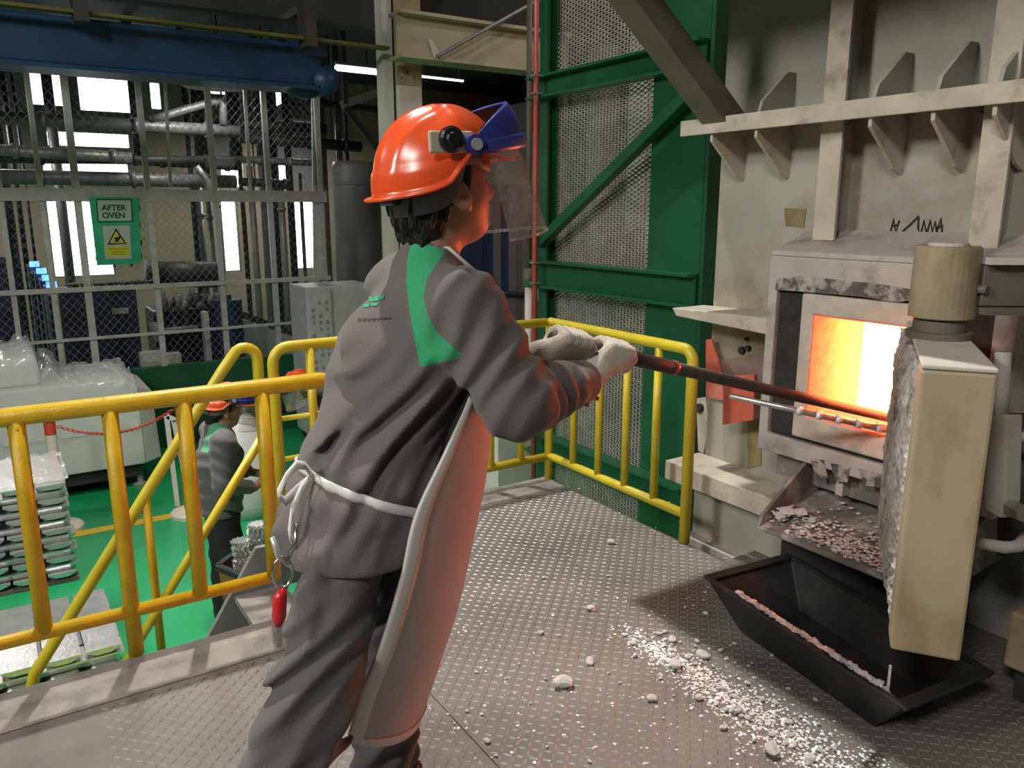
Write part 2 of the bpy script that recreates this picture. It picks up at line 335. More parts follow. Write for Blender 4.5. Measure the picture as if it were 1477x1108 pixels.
for i in range(len(xs)-1):
    xm = (xs[i]+xs[i+1])/2; holes = sorted([(w[2], w[3]) for w in WIN if w[0] < xm < w[1]]); z = GZ
    for h0, h1 in holes+[(4.05, 4.05)]:
        if h0-z > .01: MB().box((xs[i], YB, z), (xs[i+1], YB+.12, h0)).build('wall_panel', 'wallbeige' if (z+h0)/2 < 2.1 else 'wallgrey', wb)
        z = max(z, h1)
gl = M('window_glass', (.9, .95, 1), .1, alpha=.15)
for k, (x0, x1, z0, z1) in enumerate(WIN):
    w = struct('window_%d' % (k+1), MB().box((x0, YB+.05, z0), (x1, YB+.06, z1)), gl)
    for (a, b) in (((x0, YB+.02, z0), (x0+.03, YB+.09, z1)), ((x1-.03, YB+.02, z0), (x1, YB+.09, z1)), ((x0+.03, YB+.02, z1-.03), (x1-.03, YB+.09, z1)), ((x0+.03, YB+.02, z0), (x1-.03, YB+.09, z0+.03))):
        MB().box(a, b).build('window_frame', 'galv', w)

# overhead beams of the mezzanine
b0, b1 = ony(0, 92, 7.5), ony(470, 62, 7.5)
bb = struct('blue_beam', MB().box((-6, 7.35, 2.561), (2.75, 7.65, 2.92)), 'bluebeam', .02, label='deep blue crane girder under the mezzanine')
MB().box((-6, 7.30, 2.53), (2.7, 7.70, 2.56)).build('flange', 'bluebeam', bb)
MB().tube(arc((2.62, 7.5, 2.72), .2, 0, 360, (1, 0, 0), (0, 0, 1), 20), .06, 8).build('end_wheel_ring', 'bluebeam', bb, smooth=True)
MB().tube([(2.78, 7.3, 2.62), (2.78, 7.7, 2.62)], .12, 14).build('end_wheel', 'bluebeam', bb, smooth=True)
yb_ = struct('yellow_beam', MB().box((-6, 7.1, 2.90), (3.3, 7.2, 2.925)), 'oliveb', label='olive yellow rail above the blue girder')
for x in (-.6, .75, 2.5): MB().box((x, 7.05, 2.84), (x+.1, 7.25, 3.3)).build('hanger', 'darksteel', yb_)
for x in (-.6, .75, 2.5): MB().box((x, 7.251, 3.2), (x+.1, 7.8, 3.3)).build('hanger_arm', 'darksteel', yb_)
cb = struct('cream_beam', MB().box((3.3, 6.95, 2.83), (5.2, 7.0, 3.17)), 'creambeam', label='stained cream steel beam between white column and green tower')
MB().box((3.3, 6.85, 2.80), (5.2, 7.12, 2.83)).build('flange', 'creambeam', cb)
MB().box((3.3, 6.85, 3.17), (5.2, 7.12, 3.20)).build('flange', 'creambeam', cb)
p, q = ony(630, 82, 6.8), ony(748, 16, 6.8)
cbr = MB().tube([p, q, q+(q-p)*.8], .018, 8).build('brace_rod', 'pipe', cb)
MB().prism([ony(x, y, 6.93) for x, y in ((618, 56), (624, 58), (636, 80), (626, 82))], (0, .015, 0)).build('patch', 'colw', cb)
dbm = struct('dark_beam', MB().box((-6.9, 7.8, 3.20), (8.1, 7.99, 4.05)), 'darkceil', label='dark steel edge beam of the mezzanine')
wc = struct('white_column', MB().box((3.44, 7.22, GZ), (3.68, 7.30, 2.62)), 'colw', .006, label='white painted steel column behind the worker')
MB().box((3.44, 7.22, 2.621), (3.68, 7.30, 3.95)).build('stripped_top', 'colrust', wc)
MB().box((3.32, 7.30, GZ), (3.42, 7.46, 3.95)).build('web', 'colw', wc, .004)
MB().box((3.43, 7.30, 1.5), (3.44, 7.36, 3.95)).build('gap_strip', 'darksteel', wc)
for x, z in ((3.49, 3.17), (3.62, 3.15), (3.50, 2.88), (3.62, 2.86), (3.61, 2.93), (3.49, 2.75)):
    MB().tube([(x, 7.219, z), (x, 7.212, z)], [.03, .022], 9).build('rusted_bolt', 'rust', wc)

# high bay lamp and the added fill lamps
for k, (x, y, z, W_, sz) in enumerate(LAMPS):
    t = thing('bay_or_fill_lamp' if k not in (1, 2) else 'fill_lamp', ('round high bay lamp over the railing', 'added round fill lamp on the side wall behind the camera', 'added round fill lamp on the side wall facing the furnace', 'added round fill lamp under the mezzanine behind the fence', 'added round fill lamp under the mezzanine by the navy cabinets', 'added round fill lamp under the mezzanine by the squat tank', 'unseen round fill lamp inside the mesh tower', 'added round fill lamp hung low over the ingot stacks')[k], 'lamp', (x, y, z))
    MB().lathe([(sz*.5, .03), (sz*.52, .06), (sz*.3, .3), (.06, .4), (.05, .5)], 20).build('lamp_housing', 'lamp', t, smooth=False, loc=(x, y, z))
    MB().tube([(x, y, z+.5), (x, y, ROOF-.01 if k in (0, 1, 2, 6, 7) else 3.93)], .02, 6).build('lamp_stem', 'lamp', t)
    ld = bpy.data.lights.new('lamp_light', 'AREA'); ld.shape = 'DISK'; ld.size = sz; ld.energy = W_; ld.color = (1, .95, .87)
    lo = bpy.data.objects.new('lamp_light', ld); COL.objects.link(lo); lo.parent = t
    if k == 0: ld.spread = math.radians(54)
    if k == 7: ld.spread = math.radians(110)
    if k in (0, 1, 2):
        aim = (Vector((1.2, 1.7, 0)) if k == 0 else Vector((2.3, 1.6, .6)))-Vector((x, y, z)); q_ = aim.to_track_quat('-Z', 'Y'); lo.rotation_euler = q_.to_euler()
        for c_ in t.children:
            if c_.name.startswith('lamp_housing'): c_.rotation_euler = q_.to_euler()

# ================================================================== furnace
XS, XF = 2.85, 2.60            # shell plane and door frame plane
fu = thing('furnace', 'large cream painted melting furnace with a glowing charging opening', 'furnace', (3.2, 1.4, GZ))
def oy(px_, py_, X): return onx(px_, py_, X).y
YL = 2.63
# opening and frames
o_l, o_r, o_b, o_t = 1.895, 1.43, .69, 1.088
r_l, r_r, r_b, r_t = 1.950, 1.37, .60, 1.165
g_l, g_r, g_b, g_t = 2.072, 1.245, .582, 1.195
f_l, f_r, f_b, f_t = 2.115, 1.17, .505, 1.300
def ring(name, x0, x1, a, b, mat, par, bevel=0.0):
    """rectangular ring between outline a (l, r, b, t) and hole b, as one mesh"""
    O = [(a[0], a[2]), (a[1], a[2]), (a[1], a[3]), (a[0], a[3])]; I = [(b[0], b[2]), (b[1], b[2]), (b[1], b[3]), (b[0], b[3])]
    v = [(x, y, z) for x in (x0, x1) for (y, z) in O+I]; f = []
    for k in range(4):
        k2 = (k+1) % 4
        f += [(k, k2, 4+k2, 4+k), (8+k, 12+k, 12+k2, 8+k2), (k, 8+k, 8+k2, k2), (4+k, 4+k2, 12+k2, 12+k)]
    return MB().add(v, f).build(name, mat, par, bevel)
ringhole = (g_l, g_r, g_b, g_t)
shell = ring('shell', XS, XS+.06, (YL, -1.2, GZ, 4.2), (o_l, o_r, o_b, o_t), 'shell', fu)
MB().box((XS+.06, YL-.02, GZ), (4.9, YL-.0, 4.2)).build('side_plate', 'shell', fu)
MB().box((XS+.06, -1.2, GZ), (4.9, -1.18, 4.2)).build('side_plate', 'shell', fu)
ring('door_frame', XF, XS, (f_l, f_r, f_b, f_t), ringhole, 'frame', fu, .006)
ring('gasket_recess', XF+.022, XS, ringhole, (r_l, r_r, r_b, r_t), 'gasket', fu)
ring('refractory_frame', XF-.005, XS, (r_l, r_r, r_b, r_t), (o_l, o_r, o_b, o_t), 'refr', fu, .008)
MB().hexa([(XF, f_r, f_t+.001), (XF, f_l, f_t+.001), (XS, f_l, f_t+.001), (XS, f_r, f_t+.001), (XF+.01, f_r, f_t+.02), (XF+.01, f_l, f_t+.02), (XS, f_l, f_t+.10), (XS, f_r, f_t+.10)]).build('frame_hood', 'frame', fu, .004)
# hot tunnel and chamber
def hot(name, a, b, mat): return MB().box(a, b).build(name, mat, fu)
hot('hot_jamb', (XF+.002, o_l-.004, o_b), (2.925, o_l+.05, o_t), 'hotjamb'); hot('hot_jamb', (XF+.002, o_r-.05, o_b), (2.925, o_r+.004, o_t), 'hotjamb')
hot('hot_sill', (XF+.002, o_r, o_b-.05), (2.925, o_l, o_b+.004), 'hotsill'); hot('hot_lintel', (XF+.002, o_r, o_t-.004), (2.925, o_l, o_t+.05), 'hotjamb')
hot('chamber_back', (4.0, -.2, .2), (4.05, 2.5, 2.0), 'hotwall'); hot('chamber_floor', (2.925, -.2, .55), (4.0, 2.5, .6), 'hotwall'); hot('chamber_roof', (2.925, -.2, 1.7), (4.0, 2.5, 1.75), 'hotwall')
hot('chamber_side', (2.925, 2.45, .2), (4.0, 2.5, 1.75), 'hotwall'); hot('chamber_side', (2.925, -.25, .2), (4.0, -.2, 1.75), 'hotwall')
# soot around the opening
for pts in (((1120, 402), (1160, 398), (1210, 404), (1270, 410), (1330, 420), (1330, 432), (1290, 436), (1240, 428), (1190, 424), (1150, 420), (1118, 418)), ((1168, 660), (1188, 664), (1194, 690), (1178, 692)), ((1198, 668), (1226, 674), (1222, 696), (1204, 694)), ((1238, 676), (1276, 686), (1272, 704), (1246, 700))):
    MB().prism([onx(x, y, XF-.003) for x, y in pts], (.002, 0, 0)).build('soot_stain', 'sootpatch', fu)
# vertical ribs
for (pa, pb) in ((1183, 1214), (1413, 1457)):
    ya, yb2 = oy(pa, 230, 2.73), oy(pb, 230, 2.73); zb = 1.36 if pa < 1300 else 1.30
    r = MB().box((2.72, yb2, zb), (2.735, ya, 4.0)).build('rib', 'cream', fu, .002)
    MB().box((2.735, (ya+yb2)/2-.008, zb), (XS, (ya+yb2)/2+.008, 4.0)).build('rib_web', 'shell', r)
# horizontal shelf beam with gussets
sb = MB().box((2.62, -.4, 1.79), (2.635, 2.665, 1.855)).build('shelf_beam', 'cream', fu, .003)
MB().box((2.635, -.4, 1.815), (XS, 2.60, 1.83)).build('shelf_plate', 'shell', sb)
for px_ in (1034, 1098, 1262, 1352, 1440):
    y = oy(px_, 190, 2.66)
    MB().prism([(2.637, y, 1.814), (XS, y, 1.814), (XS, y, 1.60), (2.80, y, 1.62), (2.637, y, 1.76)], (0, .014, 0)).build('gusset', 'cream', fu)
    if px_ > 1040: MB().prism([(2.637, y, 1.831), (XS, y, 1.831), (XS, y, 2.02), (2.80, y, 2.02), (2.66, y, 1.90)], (0, .014, 0)).build('gusset', 'shell', fu)
for px_ in (1225, 1312, 1415): y = oy(px_, 175, 2.75); MB().lathe([(.016, 0), (.016, -.02), (.009, -.021), (.009, -.035)], 6, (2.74, y, 1.814)).build('bolt', 'brace', fu)
# small ledges on the flank
MB().prism([(2.64, 2.69, 1.03), (2.64, 2.66, .995), (2.64, 2.118, .975), (2.64, 2.118, 1.045)], (.21, 0, 0)).build('flank_ledge', 'cream', fu, .004)
lb = MB().box((2.62, 1.98, .205), (XS, 2.67, .30)).build('flank_beam', 'cream', fu, .006)
MB().box((2.70, 1.70, -.06), (XS, 2.55, .204)).build('base_box', 'shell', fu, .004)
MB().box((2.64, 1.80, -.10), (2.72, 2.56, -.045)).build('base_ledge', 'frame', fu, .004)
MB().box((2.78, 1.5, GZ), (2.849, 2.3, -.1)).build('foot_plate', 'brace', fu)
# red boards, rusty clamp and ochre stain on the flank
rb = [onx(x, y, 2.80) for x, y in ((1018, 490), (1026, 489), (1040, 535), (1044, 578), (1018, 573))]
MB().prism(rb, (.012, 0, 0)).build('red_board', 'redboard', fu)
rb = [onx(x, y, 2.72) for x, y in ((1044, 543), (1088, 540), (1086, 606), (1042, 613))]
MB().prism(rb, (.012, 0, 0)).build('red_board', 'redboard', fu)
rb = [onx(x, y, 2.74) for x, y in ((1040, 520), (1104, 507), (1104, 552), (1044, 560))]
MB().prism(rb, (.05, 0, 0)).build('rusty_clamp', 'rust', fu)
for x, y, r in ((1072, 505, .016), (1081, 502, .012), (1079, 489, .007)):
    p = onx(x, y, XS); MB().tube([p+Vector((-.02, 0, 0)), p], r, 12).build('port', 'gasket', fu, smooth=False)
MB().prism([onx(x, y, XS-.004) for x, y in ((1078, 608), (1098, 604), (1098, 672), (1078, 676))], (.003, 0, 0)).build('ochre_patch', 'ochre', fu)
MB().prism([onx(x, y, XS-.004) for x, y in ((1131, 300), (1162, 302), (1160, 328), (1133, 326))], (.003, 0, 0)).build('ochre_patch', 'ochre', fu)
cl = MB().prism([onx(x, y, 2.9) for x, y in ((1004, 575), (1018, 573), (1022, 620), (1014, 655), (1007, 650))], (.03, 0, 0)).build('bearing_bracket', 'cream', fu)
p = onx(1011, 588, 2.9); MB().tube([p+Vector((-.03, 0, 0)), p], .022, 12).build('bearing', 'gasket', cl)
# chute below the frame
MB().box((2.66, 1.25, .40), (XS, 2.06, .504)).build('drip_apron', 'soot', fu, .004)
lx = 2.36
ch = MB().hexa([(lx, 1.2, .275), (lx, 1.9, .275), (XS, 1.96, .33), (XS, 1.2, .33), (lx, 1.2, .29), (lx, 1.9, .29), (XS, 1.96, .40), (XS, 1.2, .40)]).build('chute_floor', 'soot', fu, .004)
for y in (1.2, 1.885): MB().prism([(lx, y, .292), (XS-.06, y, .385), (XS-.06, y, .50), (2.62, y, .50), (lx+.02, y, .33)], (0, .015, 0)).build('chute_cheek', 'soot', fu)
MB().prism([(2.62, 1.72, .41), (XS, 1.72, .41), (XS, 1.72, .50), (2.62, 1.72, .50)], (0, .03, 0)).build('chute_rib', 'frame', fu)
MB().box((2.52, 1.2, .005), (2.535, 1.90, .285)).build('chute_skirt', 'blacksteel', fu)
# marker scribble on the shell
def stroke(pts, r=.004):
    return MB().tube([onx(x, y, XS-.002) for x, y in pts], r, 5).build('marker_stroke', 'ink', fu)
for s in (((1284, 337), (1289, 316), (1292, 337), (1297, 318)), ((1288, 326), (1296, 324)), ((1297, 338), (1312, 325), (1325, 312)), ((1325, 312), (1324, 330), (1328, 338), (1333, 318), (1336, 336)),
          ((1337, 336), (1342, 318), (1345, 335), (1349, 320), (1351, 335)), ((1351, 335), (1357, 315), (1359, 338)), ((1352, 328), (1360, 326))): stroke(s)

# door swung open on its davit
dz0, dz1 = .41, 1.12
D0 = onz(1295, 463, dz1); D1 = onz(1329, 533, dz1); D2 = onz(1434, 533, dz1)
ud = (D1-D0).normalized(); wdir = Vector((-ud.y, ud.x, 0));
if wdir.dot(D2-D1) < 0: wdir = -wdir
wd_ = (D2-D1).dot(wdir); D0 = D1-ud*.80
def dp(a, b, z): return D0+ud*a+wdir*b+Vector((0, 0, z-dz1))
dr = MB().hexa([dp(0, .022, dz0), dp(.70, .022, dz0), dp(.70, wd_, dz0), dp(0, wd_, dz0), dp(.04, .022, dz1), dp(.70, .022, dz1), dp(.70, wd_, dz1), dp(.04, wd_, dz1)]).build('furnace_door', 'door', fu, .008, label='olive cream steel door swung open')
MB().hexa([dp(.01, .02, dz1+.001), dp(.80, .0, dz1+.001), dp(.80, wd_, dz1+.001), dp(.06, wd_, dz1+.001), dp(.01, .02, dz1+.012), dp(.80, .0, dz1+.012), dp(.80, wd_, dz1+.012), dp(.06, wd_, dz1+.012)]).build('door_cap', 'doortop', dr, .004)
MB().hexa([dp(.701, 0, dz0), dp(.80, 0, dz0), dp(.80, wd_, dz0), dp(.701, wd_, dz0), dp(.701, 0, dz1), dp(.80, 0, dz1), dp(.80, wd_, dz1), dp(.701, wd_, dz1)]).build('door_edge_frame', 'door', dr, .008)
# crumbly refractory slab on the furnace side of the door
gr = []
for i in range(41):
    row = []
    for j in range(47):
        a, z = .015+.68*i/40, dz0+.01+(dz1-dz0-.02)*j/46
        e = min(i, 40-i, j*.9, 46-j)/5; n = .007*(rng.random()-.5)+.005*math.sin(i*.9+j*.6)*math.sin(j*.37)
        row.append(dp(a, .018-.018*min(1, e)+n, z))
    gr.append(row)
MB().sheet(gr).build('door_lining', 'refw', dr, solid=.02)
# hinge drum and davit arm
hc = dp(.34, wd_*.5, dz1)
hd = MB().lathe([(.085, .012), (.085, .03), (.068, .031), (.068, .062)], 28, hc).build('hinge_collar', 'brace', dr)
MB().lathe([(.076, .066), (.083, .07), (.083, .255), (.078, .262)], 32, hc).build('hinge_drum', 'door', dr, smooth=False)
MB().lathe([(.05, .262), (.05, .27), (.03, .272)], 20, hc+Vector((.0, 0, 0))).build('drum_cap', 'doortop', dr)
MB().tube([hc+Vector((.02, -.08, .15)), hc+Vector((.02, -.105, .15))], .012, 8).build('grease_nipple', 'brace', dr)
a0 = hc+Vector((.05, -.05, .16)); a1 = Vector((XS-.05, .72, hc.z+.16))
da = MB().bar(a0, a1, .10, .11).build('davit_arm', 'brace', fu, .004)
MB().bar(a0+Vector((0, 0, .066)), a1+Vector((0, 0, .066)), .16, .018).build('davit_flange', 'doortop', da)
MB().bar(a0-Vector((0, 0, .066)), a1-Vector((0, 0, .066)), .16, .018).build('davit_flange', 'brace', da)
# latch lever, lock bar and handles on the back of the door
MB().tube([onx(1447, 508, 2.2), onx(1445, 560, 2.2), onx(1441, 610, 2.2)], .02, 10).build('lock_pin', 'frame', dr, smooth=True)
MB().prism([onx(x, y, 2.14) for x, y in ((1427, 600), (1452, 598), (1450, 720), (1442, 748), (1420, 735), (1418, 700))], (.04, -.02, 0)).build('lock_lever', 'shell', dr, .004)
p = onx(1456, 730, 2.16); MB().tube([p, p+Vector((-.03, -.05, 0))], .022, 6).build('lock_nut', 'silver', dr)
MB().tube([onx(1450, 628, 2.2), onx(1500, 632, 2.25)], .014, 8).build('handle_bar', 'frame', dr, smooth=True)
MB().tube([onx(1408, 783, 2.05), onx(1450, 790, 2.05), onx(1468, 788, 2.07), onx(1480, 775, 2.12)], .016, 8).build('handle_bar', 'frame', dr, smooth=True)
MB().tube([onx(1472, 600, 2.4), onx(1466, 800, 2.4)], .05, 12).build('side_cylinder', 'darksteel', fu, smooth=True)
MB().box((2.45, .55, .12), (2.84, 1.02, .30)).build('side_ledge', 'door', fu, .01)
MB().box((2.5, .4, -.0), (2.84, 1.0, .118)).build('side_base', 'darksteel', fu)
# fume hood over the working side, held by a strut
MB().box((1.80, -1.2, 2.45), (XS, 2.95, 2.53)).build('hood_deck', 'brace', fu)
MB().box((1.80, -1.2, 2.531), (1.86, 2.95, 3.3)).build('hood_rim', 'brace', fu)
MB().box((1.861, 2.89, 2.531), (XS, 2.95, 3.3)).build('hood_rim', 'brace', fu)
s0, s1 = Vector((2.72, 2.47, 1.83)), Vector((1.98, 2.47, 2.41))
st = MB().bar(s0, s1, .11, .10).build('hood_strut', 'brace', fu, .004)
MB().bar(s0+Vector((-.05, .0, -.03)), s1+Vector((-.05, 0, -.03)), .13, .014, ).build('strut_flange', 'brace', st)

# ================================================================== dross pan
pan = thing('dross_pan', 'black cast steel trough with flared rim under the furnace mouth', 'trough', (2.2, 1.42, 0))
PZ = .16
c = [Vector((2.064, 1.86, PZ)), Vector((1.932, 1.029, PZ)), Vector((2.30, .99, PZ)), Vector((2.47, 1.82, PZ))]
cen = sum(c, Vector())/4
def pr(k, s, z): v = cen+(c[k]-cen)*s; return Vector((v.x, v.y, z))
v = [pr(k, 1.0, PZ) for k in range(4)]+[pr(k, .70, .002) for k in range(4)]+[pr(k, .97, PZ) for k in range(4)]+[pr(k, .67, .025) for k in range(4)]
f = [(4, 5, 6, 7), (12, 15, 14, 13)]
for k in range(4): k2 = (k+1) % 4; f += [(k, k2, 4+k2, 4+k), (8+k, 12+k, 12+k2, 8+k2), (k, 8+k, 8+k2, k2)]
MB().add(v, f).build('trough_body', 'blacksteel', pan, .004)
vv = [pr(k, 1.04, PZ+.001) for k in range(4)]+[pr(k, .945, PZ+.001) for k in range(4)]+[pr(k, 1.04, PZ+.012) for k in range(4)]+[pr(k, .945, PZ+.012) for k in range(4)]
f = []
for k in range(4): k2 = (k+1) % 4; f += [(k, 4+k, 4+k2, k2), (8+k, 8+k2, 12+k2, 12+k), (k, k2, 8+k2, 8+k), (4+k, 12+k, 12+k2, 4+k2)]
MB().add(vv, f).build('trough_rim', 'blacksteel', pan, .003)

# ================================================================== railings
RY = 2.75
def rail_tube(par, path, r, name, mat='yellow'): return MB().tube(path, r, 12).build(name, mat, par, smooth=True)
lr = thing('safety_railing', 'scuffed yellow tubular railing along the platform edge beside the ingots', 'railing', (.26, RY, 0))
xe = ony(462, 548, RY).x
rail_tube(lr, [(-1.6, RY, .872), (xe, RY, .872)]+arc((xe, RY, .832), .04, 90, 0, (1, 0, 0), (0, 0, 1), 4)[1:]+[(xe+.04, RY, .80)], .029, 'top_rail')
rail_tube(lr, [(-1.6, RY, .16), (ony(402, 837, RY).x, RY, .16)], .022, 'lower_rail')
for (x, y, fz) in ((65, 915, .16), (190, 880, 0.003), (290, 860, .16), (396, 836, .16)):
    X = ony(x, y, RY).x; rail_tube(lr, [(X, RY, fz), (X, RY, .872)], .025, 'post')
rail_tube(lr, [(-.75, RY, .003), (-.75, RY, .872)], .025, 'post')
FY = 3.46
fr = thing('safety_railing', 'yellow tubular railing along the far platform edge behind the worker', 'railing', (1.7, FY, 0))
x0 = ony(392, 503, FY).x
rail_tube(fr, [(x0, FY, -.1), (x0, FY, .80)]+arc((x0+.075, FY, .81), .075, 180, 90, (1, 0, 0), (0, 0, 1), 5)+[(2.47, FY, .885)], .024, 'top_rail', 'yellow_r')
rail_tube(fr, [(1.08, FY, .13), (2.472, FY, .13)], .022, 'lower_rail', 'yellow_r')
for z in (.56, .37): rail_tube(fr, [(x0, FY, z), (1.9, FY, z)], .012, 'mid_bar', 'yellow_r')
for x, z0 in ((ony(452, 600, FY).x, .13), (1.75, .13), (ony(708, 670, FY).x, .13), (ony(751, 662, FY).x, .13)): rail_tube(fr, [(x, FY, z0), (x, FY, .885)], .02, 'post', 'yellow_r')
rr = thing('safety_railing', 'yellow tubular railing in front of the green mesh tower', 'railing', (2.5, 2.9, 0))
rail_tube(rr, [(2.5, FY, .003), (2.5, FY, .885)], .024, 'post', 'yellow_r')
rail_tube(rr, [(2.5, FY, .885), (2.5, 2.46, .885)]+arc((2.5, 2.46, .83), .055, 90, 0, (0, -1, 0), (0, 0, 1), 5)[1:]+[(2.5, 2.405, .003)], .025, 'top_rail', 'yellow_r')
rail_tube(rr, [(2.5, FY, .135), (2.5, 2.41, .135)], .022, 'lower_rail', 'yellow_r')
for x, y in ((826, 676), (862, 690), (900, 706), (942, 725)): Y = onx(x, y, 2.5).y; rail_tube(rr, [(2.5, Y, .135), (2.5, Y, .885)], .019, 'baluster', 'yellow_r')
# stair down to the hall
sr = thing('stair_railing', 'yellow sloping handrail of the steel stair beside the platform', 'railing', (.9, 3.5, -.1))
SY = 3.5
_a, _b = ony(330, 520, SY), ony(50, 972, SY); sl = (_a.z-_b.z)/(_a.x-_b.x)
def sp(x): return (x, SY, _a.z-(_a.x-x)*sl)
rail_tube(sr, [(.945, SY, -.15), (.945, SY, .83)]+arc((.89, SY, .835), .055, 0, 125, (1, 0, 0), (0, 0, 1), 6)+[sp(.795), sp(-.035), (-.055, SY, sp(-.035)[2]-.07), (-.055, SY, sp(-.035)[2]-.28)], .024, 'handrail', 'yellow_r')
rail_tube(sr, [(.945, SY, sp(.945)[2]-.53), (.23, SY, sp(.23)[2]-.53)], .020, 'mid_rail', 'yellow_r')
for px_, py_, L_ in ((212, 737, .75),): p = Vector(sp(ony(px_, py_, SY).x)); rail_tube(sr, [p, (p.x, SY, p.z-L_)], .018, 'baluster', 'yellow')
stt = thing('steel_stair', 'grey steel stair with checker treads descending from the platform', 'stair', (.5, 3.1, GZ))
for y in (2.80, 3.42):
    MB().prism([(.99, y, -.01), (.99, y, -.25), (.20, y, GZ), (.06, y, GZ), (.86, y, -.01)], (0, .03, 0)).build('stringer', 'galv', stt)
for k in range(5):
    z = -.25*(k+1)+.04; x = .98-.17*(k+1)
    MB().box((x-.06, 2.831, z-.03), (x+.16, 3.419, z)).build('tread', 'kerb', stt)
# ================================================================== green mesh tower behind the railing
TX = 3.6
tw = thing('mesh_tower', 'green steel tower clad in expanded metal beside the furnace', 'tower', (TX, 4.4, GZ))
tyl = onx(790, 300, TX).y; tyr0, tyr1 = onx(942, 300, TX).y, onx(1022, 300, TX).y
def hcol(name, x, y0, y1, z0, z1, mat='tower'):
    dd = .16 if y1-y0 > .2 else .06
    c = MB().box((x-.012, y0, z0), (x, y1, z1)).build(name, mat, tw)
    MB().box((x+.001, (y0+y1)/2-.01, z0), (x+dd, (y0+y1)/2+.01, z1)).build('column_web', mat, c); MB().box((x+dd+.001, y0, z0), (x+dd+.012, y1, z1)).build('column_flange', mat, c); return c
hcol('corner_post', TX-.02, tyl-.04, tyl+.07, GZ, 3.3)
hcol('corner_post', TX-.02, tyr1+.02, tyr0, GZ, 3.3)
MB().box((TX-.03, tyr1-.01, GZ), (TX+.3, tyr1+.018, 3.3)).build('side_flange', 'darkgreen', tw)
def hbeam(z0, z1, mat='tower'):
    b = MB().box((TX-.06, tyr1+.02, z0), (TX-.045, tyl+.12, z1)).build('cross_beam', mat, tw)
    for z in (z0, z1): MB().box((TX-.13, tyr1+.02, z-.008), (TX-.022, tyl+.12, z+.008)).build('beam_flange', mat, b)
hbeam(2.27, 2.41); hbeam(.905, 1.09); hbeam(-.42, -.26)
p, q = onx(778, 352, TX-.1), onx(1003, 128, TX-.1)
MB().bar(p, q, .07, .07).build('diagonal_brace', 'tower', tw, .004)
p, q = onx(775, 420, TX+.1), onx(945, 690, TX+.1)
MB().bar(p, q, .02, .09).build('diagonal_brace', 'pipe', tw, .004)
wire_panel(tyr1, tyl+.04, GZ+.2, 3.3, .068, .031, .0105, .006, lambda u, v: Vector((TX+.08, u, v)), 'expanded_metal', 'mesh', tw, (1, 0, 0))
wire_panel(2.68, tyr1-.02, GZ+.2, 3.3, .068, .031, .0105, .006, lambda u, v: Vector((TX+.08, u, v)), 'expanded_metal', 'mesh', tw, (1, 0, 0))
rp = thing('red_conduit', 'thin red pipe running up the green tower corner', 'pipe', (3.5, 5.3, GZ))
xr, yr = 3.43, onx(772, 300, 3.43).y
MB().tube([(xr, yr, GZ), (xr, yr, 3.3)], .02, 10).build('pipe_run', 'redpipe', rp, smooth=True)
for z in (.93, 1.08, 2.28, 2.4): MB().box((xr-.03, yr-.028, z), (xr+.04, yr+.028, z+.012)).build('pipe_clip', 'galv', rp)
pl = thing('grey_pipe', 'pale grey drain pipe with dark coupling behind the red pipe', 'pipe', (3.62, 5.55, GZ))
xg, yg = 3.74, onx(762, 440, 3.74).y
MB().tube([(xg, yg, GZ), (xg, yg, .85)], .03, 10).build('pipe_run', 'colw', pl, smooth=True); MB().tube([(xg, yg, .85), (xg, yg, 1.0)], .045, 10).build('coupling', 'brownp', pl, smooth=True)
MB().tube([(xg, yg, 1.0), (xg, yg, 3.3)], .022, 10).build('pipe_run', 'brownp', pl, smooth=True)
# things inside and behind the tower, seen through the mesh
wc2 = thing('white_cabinet', 'white steel cabinet on the hall floor beyond the railing corner', 'cabinet', (3.6, 5.4, GZ))
a, b = ony(718, 640, 5.2), ony(775, 640, 5.2)
MB().box((a.x, 5.2, -.93), (b.x-.02, 5.5, .16)).build('cabinet_body', 'whitecab', wc2, .006)
MB().prism([(a.x+.02, 5.22, -.931), (a.x+.16, 5.22, -.931), (a.x+.10, 5.22, GZ), (a.x+.06, 5.22, GZ)], (0, .2, 0)).build('cabinet_foot', 'blacksteel', wc2)
MB().prism([(b.x-.2, 5.22, -.931), (b.x-.04, 5.22, -.931), (b.x-.08, 5.22, GZ), (b.x-.14, 5.22, GZ)], (0, .2, 0)).build('cabinet_foot', 'blacksteel', wc2)
for x, z, m in ((a.x+.03, .02, 'floorline'), (a.x+.12, .05, 'ink'), (a.x+.16, -.03, 'blueback')): MB().box((x, 5.194, z), (x+.05, 5.199, z+.03)).build('sticker', m, wc2)
tk = thing('storage_tank', 'tall grey pressure vessel seen through the tower mesh', 'tank', (5.6, 6.3, GZ))
MB().lathe([(.42, 0), (.42, 2.1), (.36, 2.35), (.2, 2.5), (.03, 2.55)], 28, (5.7, 6.2, GZ)).build('vessel', 'greypanel', tk, smooth=True)
MB().tube([(5.3, 5.75, GZ), (5.3, 5.75, 3.0)], .05, 10).build('riser_pipe', 'galv', tk, smooth=True)
for y, m in ((7.6, 'galv'), (5.1, 'pipe'), (6.9, 'whitecab')):
    t = thing('vertical_duct', {7.6: 'galvanised duct behind the tower mesh', 5.1: 'dull grey duct inside the mesh tower', 6.9: 'white duct behind the pressure vessel'}[y], 'duct', (6.2, y, GZ))
    MB().box((6.1, y-.12, GZ), (6.35, y+.12, 3.3)).build('duct_body', m, t); MB().box((6.07, y-.15, .7), (6.38, y+.15, .75)).build('duct_flange', 'galv', t)
mc = thing('tower_machine', 'grey machine with yellow guards inside the mesh tower', 'machine', (4.6, 4.6, GZ))
